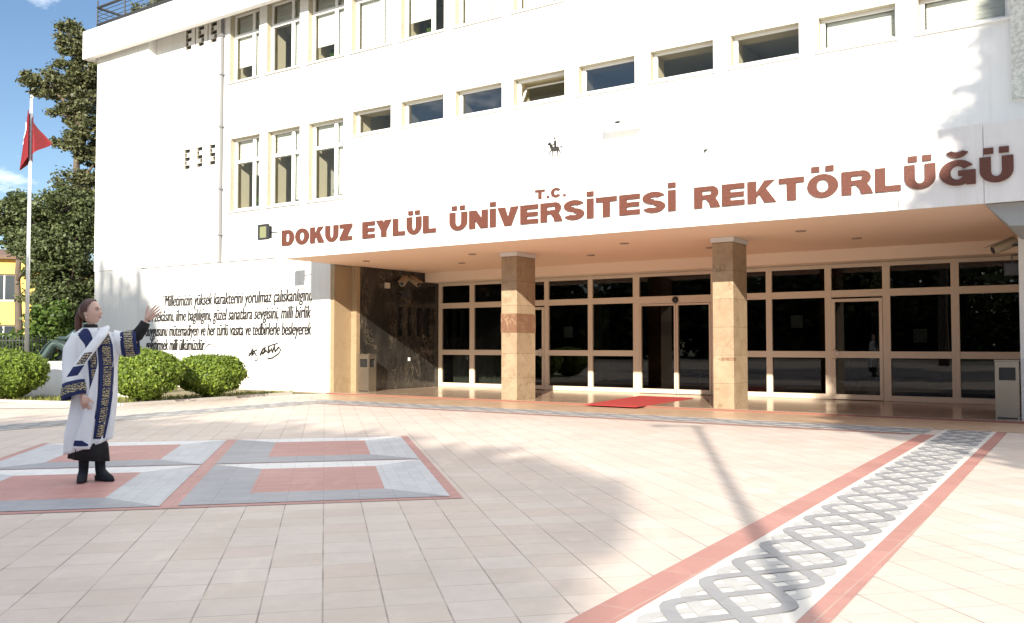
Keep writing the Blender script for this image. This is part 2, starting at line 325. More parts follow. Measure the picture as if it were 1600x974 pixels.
def wall_holes(mb, u0, u1, z0, z1, w, depth, holes, mi=0, rmi=0):
    """front face of a wall at w with rectangular holes and their reveals"""
    us = sorted({u0, u1, *[h[0] for h in holes], *[h[1] for h in holes]}); zs = sorted({z0, z1, *[h[2] for h in holes], *[h[3] for h in holes]})
    us = [u for u in us if u0 <= u <= u1]; zs = [z for z in zs if z0 <= z <= z1]
    for j in range(len(zs)-1):
        zc = (zs[j]+zs[j+1])/2; st = None
        for i in range(len(us)):
            solid = i < len(us)-1 and not any(h[0] < (us[i]+us[i+1])/2 < h[1] and h[2] < zc < h[3] for h in holes)
            if solid and st is None: st = us[i]
            if not solid and st is not None:
                mb.quad((st,w,zs[j]),(us[i],w,zs[j]),(us[i],w,zs[j+1]),(st,w,zs[j+1]), mi); st = None
    for h in holes:
        a, b, c, d = h[:4]; e = w+(h[4] if len(h) > 4 else depth)
        mb.quad((a,w,c),(a,e,c),(b,e,c),(b,w,c), rmi); mb.quad((a,w,d),(b,w,d),(b,e,d),(a,e,d), rmi)
        mb.quad((a,w,c),(a,w,d),(a,e,d),(a,e,c), rmi); mb.quad((b,w,c),(b,e,c),(b,e,d),(b,w,d), rmi)

# ------------------------------------------------------------ ground
def sheet(name, pts, z, m, kind='structure'):
    mb = MB(); mb.add([(p[0], p[1], z) for p in pts], [tuple(range(len(pts)))])
    o = mb.build(name, m); return tag(o, kind=kind)
sheet('ground', [(-900,-900),(900,-900),(900,1500),(-900,1500)], -.02, M['land'])
sheet('plaza', [(-34,-14),(34,-14),(34,40),(-34,40)], 0, M['plaza'])
def uwp(u, w): p = B(u, w); return (p.x, p.y)
# tan strip before the porch and polished porch floor
sheet('porch_kerb_strip', [uwp(-15.9,15.15), uwp(-1.1,15.15), uwp(-1.1,17.0), uwp(-17.45,17.0), uwp(-17.45,16.6)], .004, M['porchtan'])
mb = MB(); mb.box(-17.4, -1.0, 17.02, 30.0, -.3, .035)
pf = mb.build('porch_floor', M['porch'], None, (-9,17,0)); pf.location = B(-9,17,0); pf.rotation_euler = (0,0,UA); tag(pf, kind='structure')
mb = MB(); mb.box(-17.4, -1.0, 16.955, 17.018, -.2, .030)
o = mb.build('porch_step', mat('dark_red_edging', (.26, .10, .07), .4), None, (-9,17,0)); o.location = B(-9,17,0); o.rotation_euler = (0,0,UA); tag(o, kind='structure')
# inlaid panel of four tile squares, in the tile frame (s right, t forward)
SX = Vector((math.cos(TILE), math.sin(TILE), 0)); TX = Vector((-math.sin(TILE), math.cos(TILE), 0))
def st(s, t): return SX*s + TX*t
mb = MB()
def pq(z, mi, *p): mb.add([(s, t, z) for s, t in p], [tuple(range(len(p)))], mi)
S0, S1, SM, T0, T1, TM = -3.62, 1.16, -1.22, 7.56, 12.86, 10.2
pq(.004, 0, (S0,T0),(S1,T0),(S1,T1),(S0,T1))
for a, b in ((S0+.10, SM-.07), (SM+.07, S1-.10)):
    for c, d in ((T0+.10, TM-.03), (TM+.03, T1-.08)):
        i0, i1, j0, j1 = a+.52, b-.52, c+.52, d-.45
        pq(.008, 1, (a,c),(b,c),(i1,j0),(i0,j0)); pq(.008, 2, (b,c),(b,d),(i1,j1),(i1,j0))
        pq(.008, 3, (b,d),(a,d),(i0,j1),(i1,j1)); pq(.008, 2 if a < SM-.5 else 1, (a,d),(a,c),(i0,j0),(i0,j1)); pq(.008, 0, (i0,j0),(i1,j0),(i1,j1),(i0,j1))
for i, (x, y, z) in enumerate(mb.v): p = st(x, y); mb.v[i] = (p.x, p.y, z)
tag(mb.build('paving_inlay', [M['p_red'], M['p_grey'], M['p_pale'], M['p_white']]), kind='structure')
# ornamental bands: a braid of grey strands on a pale ground between red stripes
def band(name, A, Bp, half, period, nstr, zoff=0., flip=1, wd=.040):
    """A,Bp: world ends of the centre line"""
    A = Vector((*A[:2], 0)); Bp = Vector((*Bp[:2], 0)); d = (Bp-A); L = d.length; d.normalize(); n = Vector((-d.y, d.x, 0))*flip
    mb = MB(); z0 = .006+zoff
    P = lambda t, s, z: tuple(A + d*t + n*s + Vector((0,0,z)))
    mb.quad(P(0,-half,z0), P(L,-half,z0), P(L,half,z0), P(0,half,z0), 0)
    amp = half*.86 - wd; sub = int(L/period*28)
    for k in range(nstr):
        ph = k/nstr; rows = []; z = z0+.002+.0006*(k//2)+(.0022 if k % 2 == 0 else 0)
        f = lambda t: amp*math.asin(.955*math.sin(2*math.pi*(t/period+ph)))/math.asin(.955)
        for i in range(sub+1):
            t = L*i/sub; dt = .004; sl = (f(t+dt)-f(t-dt))/(2*dt); q = math.hypot(1, sl); nx, ny = -sl/q, 1/q
            a = (min(max(t+nx*wd, 0), L), f(t)+ny*wd); b = (min(max(t-nx*wd, 0), L), f(t)-ny*wd)
            rows.append([P(a[0], a[1], z), P(b[0], b[1], z)])
        mb.grid(rows, 1 if k % 2 == 0 else 2)
    if flip > 0: mb.f = [tuple(reversed(f)) if False else f for f in mb.f]
    o = mb.build(name, [M['m_white'], M['m_dark'], M['m_light']])
    return tag(o, kind='structure')
bd = lambda u, w: B(u, w)
sl = -.0217
def bl(u, w): return uwp(u + sl*(w-4), w)
band('ornamental_paving_band', bl(-1.615,-9), bl(-1.615,15.12), .352, 1.6, 6)
sheet('red_paving_stripe', [bl(-2.17,-9), bl(-1.967,-9), bl(-1.967,14.14), bl(-2.17,14.14)], .005, M['redtile'])
sheet('red_paving_stripe', [bl(-1.263,-9), bl(-1.13,-9), bl(-1.13,15.13), bl(-1.263,15.13)], .005, M['redtile'])
a, b = B(-15.4,14.64), B(-2.36,14.66); band('ornamental_paving_band', a, b, .46, 1.7, 6, zoff=.0007, wd=.055)
sheet('red_paving_stripe', [uwp(-15.4,14.02), uwp(-2.52,14.02), uwp(-2.52,14.16), uwp(-15.4,14.16)], .0045, M['redtile'])
a, b = B(-13.9,1.0), B(-15.15,14.2); band('ornamental_paving_band', a, b, .46, 1.7, 6, zoff=.0014, wd=.055)
# planting bed, path, kerb on the left
bed = [(-16,20.6),(-11.69,20.6),(-9.51,19.75),(-8.35,19.3),(-6.66,22.2),(-5.75,23.75)] + [(B(-17.6,17.25).x, B(-17.6,17.25).y), (B(-29,17.25).x, B(-29,17.25).y), (-24,60),(-60,60),(-60,22)]
sheet('planting_bed', bed, .012, M['dirt'])
sheet('garden_path', [(-40,18.2),(-9.2,18.3),(-8.7,19.1),(-9.6,19.62),(-11.69,20.45),(-40,21.5)], .008, M['concrete'])
mb = MB(); kp = [(-30,21.3),(-16,20.6),(-11.69,20.52),(-9.51,19.68),(-8.35,19.22),(-6.66,22.12),(-5.8,23.6)]
for p, q_ in zip(kp[:-1], kp[1:]):
    d = Vector((q_[0]-p[0], q_[1]-p[1], 0)).normalized(); n = Vector((-d.y, d.x, 0))*.05
    mb.prism([(p[0]-n.x,p[1]-n.y),(q_[0]-n.x,q_[1]-n.y),(q_[0]+n.x,q_[1]+n.y),(p[0]+n.x,p[1]+n.y)], -.05, .055)
tag(mb.build('bed_kerb', M['kerb']), kind='structure')

# ------------------------------------------------------------ university building
WF, WT, WG, ZS = 17.5, 17.2, 21.4, 3.45       # window wall, text wall, glazing, soffit
WC = 15.2                                      # canopy front
bld = BT('university_building', 'long white university building with brown stone columns, glazed entrance and rows of windows', 'building', -15, WT, 0)
tall = [(-22.05,-20.74),(-20.40,-19.05),(-18.69,-17.34)]
small = [(-17.0,-15.63),(-15.27,-13.88),(-13.50,-12.10),(-11.76,-10.35),(-9.98,-8.58),(-8.21,-6.79),(-6.41,-5.03),(-4.66,-3.26),(-2.88,-1.45),(-.9,.5)]
zlow, ztop = 5.31, 7.50
W_tall = [(a,b,zlow,ztop) for a,b in tall]; W_small = [(a,b,6.94+.03*(a+17)/15,7.59+.03*(a+17)/15) for a,b in small]
upper = [(-22.13,-20.80),(-20.47,-19.09),(-18.75,-17.34),(-17.06,-15.63),(-15.30,-13.87),(-13.52,-12.10),(-11.76,-10.35),(-9.98,-8.58)]
W_up = [(a,b,9.23,11.32) for a,b in upper]
vents = []
def vent_group(z0, z1):
    u0 = -24.28; s = (z1-z0)/5
    for g in range(3):
        a = u0 + g*.62; W_ = .28
        for r, f0, f1 in ((0,0,1),(1,.55 if g else .0,1 if g else .45),(2,.0,1),(3,0,.45),(4,0,1)):
            vents.append((a+W_*f0, a+W_*f1, z0+r*s+.004, z0+r*s+s-.004, .06))
        if g < 2: vents.append((a+.455, a+.495, z0, z1, .03))
vent_group(10.62, 11.26); vent_group(6.82, 7.45)
ZR = 11.95
mb = MB(); wall_holes(mb, -25.8, 6.0, 3.74, ZR, WF, .26, W_tall+W_small+W_up+vents, 0, 1)
mb.quad((6,WF,0),(6,32,0),(6,32,ZR),(6,WF,ZR))
mb.box(-28.7, -25.8, WT, 32, 3.78, ZR)                                             # stair block at the left end
mb.box(-28.7, -17.6, WT+.12, 32, -.2, 3.74)
mb.quad((-28.7,32,-.2),(6,32,-.2),(6,32,ZR),(-28.7,32,ZR))
mb.box(-25.8, 6.0, WF, 32, ZR-.1, ZR)                                              # roof deck
mb.box(-17.6, 6.0, 30.02, 30.2, -.2, 3.74)
mb.box(-25.8, 6.0, WF+.27, 31.9, 3.75, 3.95); mb.box(-25.8, 6.0, WF+.27, 31.9, 8.25, 8.45)
body = bld.part('wall', mb, [M['wall'], mat('rough_stone_reveal', (.46, .42, .31), .85, var=.3, vscale=14, bump=.4)])
# dark backs of the breeze-block vents
for grp in (vents[:len(vents)//2], vents[len(vents)//2:]):
  mb = MB(); [mb.quad((v_[0],WF+v_[4]-.001,v_[2]),(v_[1],WF+v_[4]-.001,v_[2]),(v_[1],WF+v_[4]-.001,v_[3]),(v_[0],WF+v_[4]-.001,v_[3])) for v_ in grp]; bld.part('vent_backing', mb, M['black'], body)
# rooms behind the windows
mb = MB()
for z0, z1 in ((3.96, 8.24), (8.46, ZR-.11)):
    mb.quad((-25.7,20.6,z0),(5.9,20.6,z0),(5.9,20.6,z1),(-25.7,20.6,z1))
    mb.quad((-25.7,WF+.28,z1-.45),(5.9,WF+.28,z1-.45),(5.9,20.6,z1-.45),(-25.7,20.6,z1-.45))
    for u in (-22.4, -18.87, -17.2, -13.7, -10.2, -6.6, -3.05): mb.box(u-.05, u+.05, WF+.27, 20.6, z0, z1-.46)
bld.part('room_interior', mb, M['room'])
# deep inner window reveals
mb = MB()
for a, b_, c_, d_ in W_tall+W_up+W_small:
    e0, e1 = WF+.262, WF+.72
    mb.quad((a,e0,c_),(a,e0,d_),(a,e1,d_),(a,e1,c_)); mb.quad((b_,e0,c_),(b_,e1,c_),(b_,e1,d_),(b_,e0,d_)); mb.quad((a,e0,d_),(b_,e0,d_),(b_,e1,d_),(a,e1,d_)); mb.quad((a,e0,c_),(a,e1,c_),(b_,e1,c_),(b_,e0,c_))
tag(bld.part('inner_reveals', mb, mat('cream_inner_plaster', (.74, .66, .47), .8)), kind='stuff')
# lower marble-clad wall with the inscription
mb = MB(); mb.box(-26.0, -17.5, WT, WT+.12, .62, 3.74); bld.part('cladding_panel', mb, M['cladding'], bevel=.006)
mb = MB(); mb.box(-28.68, -26.003, WT+.02, WT+.12, .0, 3.775); bld.part('cladding_panel', mb, M['cladding'])
mb = MB(); mb.box(-28.69, -17.49, WT-.03, WT+.119, -.1, .615); bld.part('plinth', mb, M['plinth'], bevel=.006)
mb = MB(); mb.box(-17.5+.002, -17.36, WT+.02, 17.86, -.1, ZS-.003); mb.box(-17.5, -17.16, 17.862, 18.0, -.1, ZS-.003); bld.part('stone_pier', mb, M['pierstone'])
# dark marble side wall of the porch with four louvre slots
slots = [(19.55+i*.42, 19.55+i*.42+.21, 1.55, 2.40) for i in range(4)]
mb = MB(); tmp = MB(); wall_holes(tmp, 18.0, 21.5, -.1, ZS-.002, 0, .12, slots)
for (a, b_, c_) in tmp.v: mb.v.append((-17.15 - b_, a, c_))
mb.f = tmp.f; mb.mi = tmp.mi; dw = bld.part('marble_side_wall', mb, M['darkmarble'])
mb = MB(); mb.box(-17.34, -17.268, 19.4, 21.2, 1.4, 2.5); bld.part('louvre', mb, M['black'], dw)
mb = MB(); mb.box(-17.149, -17.135, 20.0, 20.09, .83, .93); bld.part('socket', mb, M['winframe'], dw)
# canopy: fascia panels, slab, soffit
can_mb = MB(); UL, UR = -17.3, 2.6
xs = [UL, -13.6, -9.3, -5.0, -2.83, -1.62, .4, UR]
for a, b_ in zip(xs[:-1], xs[1:]): can_mb.box(a+.004, b_-.004, WC, WC+.05, ZS-.01, 4.66)
can_mb.box(UL, UR, WC+.052, WF-.002, ZS+.04, 4.62)
canopy = bld.part('canopy', can_mb, M['fascia'])
mb = MB(); mb.box(UL+.02, UR, WC+.052, 22.4, ZS, ZS+.038); bld.part('soffit', mb, M['soffit'], canopy)
mb = MB(); mb.box(-17.14, 2.6, 20.75, 21.36, 3.17, ZS-.002); bld.part('bulkhead', mb, M['bulk'])
k = 0
for u, w in ((-15.9,16.9),(-14.2,18.7),(-12.6,17.0),(-10.4,18.8),(-8.6,17.0),(-7.4,18.8),(-4.9,17.0),(-4.3,18.8)):
    mb = MB(); n = 16
    mb.loft([[(u+.10*s*math.cos(2*math.pi*i/n), w+.10*s*math.sin(2*math.pi*i/n), z) for i in range(n)] for s, z in ((1, ZS-.001),(1, ZS-.015),(.8, ZS-.02),(.75, ZS-.004))], cap=False)
    dl = bld.part('downlight', mb, M['dl'], canopy)
# textured pier panels between the windows at the right, textured pilaster
mb = MB()
for (a, b_) in zip(small[4:-1], small[5:]): t_ = MB(); t_.box(a[1]+.06, b_[0]-.06, WF-.012, WF+.1, 6.97, 7.62); bld.part('textured_pier', t_, M['mottle'])
mb.box(-1.40, 1.6, WF-.10, WF+.1, 5.52, 11.4)
bld.part('textured_pier', mb, M['mottle'])
# eave, roof edge
mb = MB(); mb.box(-29.05, 6.6, 16.86, 17.05, 11.02, 11.98); mb.box(-29.05, 6.6, 17.052, 32, 11.42, 11.97)
mb.box(-29.05, -28.72, 17.052, 32, 11.02, 11.418)
rf_ = bld.part('roof', mb, M['fascia'], bevel=.01)
mb = MB(); mb.quad((-28.7,17.06,11.416),(6.5,17.06,11.416),(6.5,17.62,11.416),(-28.7,17.62,11.416)); bld.part('eave_soffit', mb, mat('eave_shade_grey', (.26, .25, .235), .8), rf_)  # soffit sheet coloured dark to stand in for the eave's shadow
# drainpipe
mb = MB(); mb.tube([(-22.42,WF-.06,3.8),(-22.42,WF-.06,11.4)], .045, 10)
for z in (4.6, 6.0, 7.9, 9.5, 10.7): mb.box(-22.50, -22.34, WF-.12, WF-.0, z, z+.04)
bld.part('drainpipe', mb, mat('grey_pipe', (.20, .20, .20), .6))
mb = MB(); mb.box(-26.0, -17.75, WT-.012, WT+.1, 3.742, 3.765); bld.part('joint_shade_strip', mb, mat('joint_shade_grey', (.14, .13, .12), .7))  # dark strip painting the shaded gap along the cladding's top edge
# columns
for u0 in (-11.85, -6.70):
    u1, w0, w1 = u0+.43, 17.12, 17.92
    mb = MB(); mb.box(u0, u1, w0, w1, .03, ZS-.07); c = bld.part('column', mb, M['creamstone'], bevel=.008)
    mb = MB(); mb.box(u0-.025, u1+.025, w0-.025, w1+.025, ZS-.10, ZS-.002); bld.part('capital', mb, M['pale'], c, bevel=.006)
    if u0 < -10: mb = MB(); mb.box(u0-.004, u1+.004, w0-.004, w1+.004, 1.58, 2.02); bld.part('stone_band', mb, M['redstone'], c)
    else: mb = MB(); mb.box(u0+.18, u1+.004, w0-.004, w0+.10, .985, 1.05); bld.part('stone_band', mb, M['redstone'], c)
# right end pier of the porch
mb = MB(); mb.box(-1.36, 2.6, 17.45, 30, -.1, ZS-.003); bld.part('end_wall', mb, M['cladding'])
mb = MB(); mb.slab([(-1.62, ZS-.012), (-1.30, ZS-.36), (-.6, ZS-.40), (-.6, ZS-.012)], 15.3, 17.44); bld.part('bracket', mb, mat('grey_painted_concrete', (.33,.34,.33), .7))

# windows
rng = random.Random(4)
def make_window(a, b_, c_, d_, kind, i):
    w0 = WF+.17; mb = MB(); t = .055
    def bar(x0, x1, z0, z1): mb.box(x0, x1, w0, w0+.06, z0, z1)
    bar(a, a+t*1.5, c_, d_); bar(b_-t, b_, c_, d_); bar(a+t*1.5, b_-t, c_, c_+t*1.7); bar(a+t*1.5, b_-t, d_-t, d_)
    panes = []
    if kind == 'tall':
        um = a + (b_-a)*.66; zm = c_ + (d_-c_)*.69
        bar(um-.055, um+.055, c_+t*1.7, d_-t); bar(a+t*1.5, um-.055, zm-.05, zm+.05); bar(um+.055, b_-t, zm-.05, zm+.05)
        for p in ((a+t*1.5, um-.055, c_+t*1.7, zm-.05), (um+.055, b_-t, c_+t*1.7, zm-.05), (a+t*1.5, um-.055, zm+.05, d_-t), (um+.055, b_-t, zm+.05, d_-t)): panes.append(p)
    else: panes.append((a+t*1.5, b_-t, c_+t*1.7, d_-t))
    f = bld.part('window', mb, M['winframe'], bevel=.004)
    mb = MB(); op = kind == 'open'
    for x0, x1, z0, z1 in panes:
        if op: mb.add([(x0,w0+.03,z0),(x1,w0+.03,z0),(x1,w0+.30,z1-.06),(x0,w0+.30,z1-.06)], [(0,1,2,3)])
        else: mb.quad((x0,w0+.03,z0),(x1,w0+.03,z0),(x1,w0+.03,z1),(x0,w0+.03,z1))
    bld.part('pane', mb, M['skyglass'] if kind == 'small' and i in (1, 2, 4) else M['upglass'], f)
    if op:
        mb = MB()
        for x0, x1, z0, z1 in panes:
            for (p, q_) in (((x0,z0),(x1,z0)), ((x0,z1-.06),(x1,z1-.06)), ((x0,z0),(x0,z1-.06)), ((x1,z0),(x1,z1-.06))):
                yy = lambda z: w0+.03+(z-z0)/(z1-.06-z0)*.27
                mb.tube([(p[0], yy(p[1])-.01, p[1]), (q_[0], yy(q_[1])-.01, q_[1])], .022, 6)
        bld.part('sash', mb, M['winframe'], f)
    mb = MB(); mb.box(a-.05, b_+.05, WF-.06, WF+.17, c_-.05, c_-.003); bld.part('sill', mb, M['sill'], f, bevel=.005)
    # blinds inside, lowered by different amounts
    if kind == 'tall':
        um = a + (b_-a)*.66
        for x0, x1 in ((a+.1, um-.02), (um+.02, b_-.06)):
            if rng.random() < .9:
                dr = rng.choice((.35, .8, .97, .55)); mb = MB(); z1 = d_-.05; z0 = d_-(d_-c_-.1)*dr; zz = z0
                while zz < z1: mb.box(x0, x1, w0+.12, w0+.135, zz, min(zz+.118, z1)); zz += .125
                bld.part('blind', mb, M['blind'], f)
        if i % 2 == 0 or c_ > 9:
            mb = MB(); rr = random.Random(i*7+int(c_)); up = (a+.25+.4*rr.random(), w0+.42, c_+.05)
            for _ in range(60):
                an = rr.uniform(0, 6.28); l = rr.uniform(.15, .38); r_ = rr.uniform(.05,.18)
                tip = (up[0]+math.cos(an)*r_, up[1]+math.sin(an)*r_*.5, up[2]+.12+l); w_ = .018
                mb.add([(up[0],up[1],up[2]+.1),((up[0]+tip[0])/2+w_,(up[1]+tip[1])/2,up[2]+.1+l*.6),tip,((up[0]+tip[0])/2-w_,(up[1]+tip[1])/2,up[2]+.1+l*.6)], [(0,1,2,3)])
            bld.part('potted_plant', mb, M['leafh'], f)
    elif kind == 'blind':
        mb = MB(); z0 = c_+.08; zz = z0
        while zz < d_-.06: mb.box(a+.1, b_-.07, w0+.10, w0+.112, zz, min(zz+.070, d_-.05)); zz += .074
        bld.part('blind', mb, M['blind'], f)
for i, h in enumerate(W_tall): make_window(*h, 'tall', i)
for i, h in enumerate(W_up): make_window(*h, 'tall', i+3)
for i, h in enumerate(W_small): make_window(*h, 'open' if i == 3 else 'blind' if i in (7, 8) else 'small', i)

# glazed entrance
posts = [(-17.14,-17.02),(-15.96,-15.80),(-14.6,-14.45),(-13.34,-13.20),(-11.94,-11.80),(-10.58,-10.40),(-8.42,-8.28),(-7.02,-6.88),(-5.63,-5.48),(-4.36,-4.20),(-2.96,-2.80),(-1.50,-1.37)]
Z0, ZM0, ZM1, ZD, ZT0, ZT1, ZTOP0, ZTOP1 = .04, 1.00, 1.15, 2.36, 2.40, 2.56, 3.08, 3.17
doors = {2: 'hinged', 5: 'sliding', 8: 'hinged'}
mb = MB(); pan = []
for a, b_ in posts: mb.box(a, b_, WG, WG+.12, Z0, ZTOP1)
for i in range(len(posts)-1):
    a, b_ = posts[i][1], posts[i+1][0]
    mb.box(a, b_, WG+.004, WG+.11, ZTOP0, ZTOP1-.002); mb.box(a, b_, WG+.004, WG+.11, ZT0 if i not in (5,) else 2.37, ZT1); pan.append((a, b_, ZT1, ZTOP0))
    if i not in doors:
        mb.box(a, b_, WG+.004, WG+.11, Z0, .16); mb.box(a, b_, WG+.004, WG+.11, ZM0, ZM1); pan += [(a, b_, .16, ZM0), (a, b_, ZM1, ZT0)]
gl = bld.part('entrance_glazing', mb, M['frame'])
for x0, x1, z0, z1 in pan:
    mb = MB(); mb.box(x0-.01, x1+.01, WG+.052, WG+.060, z0-.01, z1+.01); bld.part('pane', mb, M['glass'], gl)
def leaf(a, b_, z1, t=.07, mid=False, hinge=None):
    mb = MB(); w0, w1 = WG-.012, WG+.10
    mb.box(a, a+t, w0, w1, Z0+.01, z1); mb.box(b_-t, b_, w0, w1, Z0+.01, z1); mb.box(a+t, b_-t, w0, w1, Z0+.01, .16); mb.box(a+t, b_-t, w0, w1, z1-t, z1)
    ps = [(a+t, b_-t, .16, z1-t)]
    if mid: mb.box(a+t, b_-t, w0, w1, ZM0, ZM1); ps = [(a+t, b_-t, .16, ZM0), (a+t, b_-t, ZM1, z1-t)]
    d = bld.part('door', mb, M['frame'])
    mb = MB()
    for x0, x1, z0, z1_ in ps: mb.box(x0-.005, x1+.005, WG+.052, WG+.060, z0-.005, z1_+.005)
    bld.part('pane', mb, M['glass'], d)
    if hinge is not None:
        x = a+.035 if hinge < 0 else b_-.035; s = 1 if hinge < 0 else -1
        mb = MB(); mb.tube([(x, WG-.01, .98),(x, WG-.07, .98),(x+s*.10, WG-.07, 1.0),(x+s*.10, WG-.07, 1.16),(x, WG-.07, 1.18),(x, WG-.01, 1.18)], .013, 8); bld.part('handle', mb, M['chrome'], d, smooth=True)
leaf(-14.44, -13.345, ZD, mid=True, hinge=1)
leaf(-5.475, -4.365, ZD, mid=True, hinge=-1)
leaf(-10.39, -9.37, ZD, t=.045); leaf(-9.355, -8.425, ZD, t=.045)
mb = MB(); n = 14
mb.loft([[(-9.37+r*math.cos(2*math.pi*i/n), WG-.012-d, 2.455+r*math.sin(2*math.pi*i/n)) for i in range(n)] for r, d in ((.085,0),(.08,.03),(.06,.06),(.02,.075))])
bld.part('motion_sensor', mb, M['black'], gl, smooth=True)
# lobby behind the glass
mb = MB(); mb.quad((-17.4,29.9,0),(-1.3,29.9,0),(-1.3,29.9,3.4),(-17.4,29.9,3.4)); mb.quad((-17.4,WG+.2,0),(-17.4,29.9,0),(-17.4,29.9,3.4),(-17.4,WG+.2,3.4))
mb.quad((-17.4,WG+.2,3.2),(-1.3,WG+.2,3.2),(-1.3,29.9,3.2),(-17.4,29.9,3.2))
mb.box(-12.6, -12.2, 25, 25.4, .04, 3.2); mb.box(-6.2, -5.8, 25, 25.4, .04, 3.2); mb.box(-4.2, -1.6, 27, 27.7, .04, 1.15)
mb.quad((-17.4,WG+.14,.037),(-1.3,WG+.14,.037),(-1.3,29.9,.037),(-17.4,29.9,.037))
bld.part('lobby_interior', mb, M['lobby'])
mb = MB(); rows = [[], []]
for i in range(90):
    u = -17.0+i*.027; w = WG+.55+.05*math.sin(i*1.35)
    rows[0].append((u, w, .06)); rows[1].append((u, w, 1.05))
mb.grid(rows); bld.part('curtain', mb, M['curtain'])
mb = MB()
for x0, x1 in ((-9.2,-8.7),(-10.3,-9.9)):
    mb.tube([(x0,22.6,.04),(x0,22.6,1.0),(x1,22.6,1.0),(x1,22.6,.04)], .02, 6)
bld.part('turnstile', mb, M['chrome'])
mb = MB(); mb.box(-7.9, -5.9, 24.6, 25.4, .04, 1.1); mb.box(-7.98, -5.82, 24.5, 25.45, 1.1, 1.15); bld.part('reception_desk', mb, mat('desk_wood', (.22, .12, .06), .4))
for u in (-13.0, -4.9): mb = MB(); mb.box(u-.22, u+.22, 23.8, 24.24, .04, 3.19); bld.part('lobby_pillar', mb, mat('pale_pillar', (.40, .34, .26), .6))
for u, z in ((-12.6, 1.5), (-3.6, 1.35), (-6.3, 1.7)): mb = MB(); mb.box(u-.14, u+.14, WG+.064, WG+.068, z, z+.30); bld.part('paper_notice', mb, M['blind'])

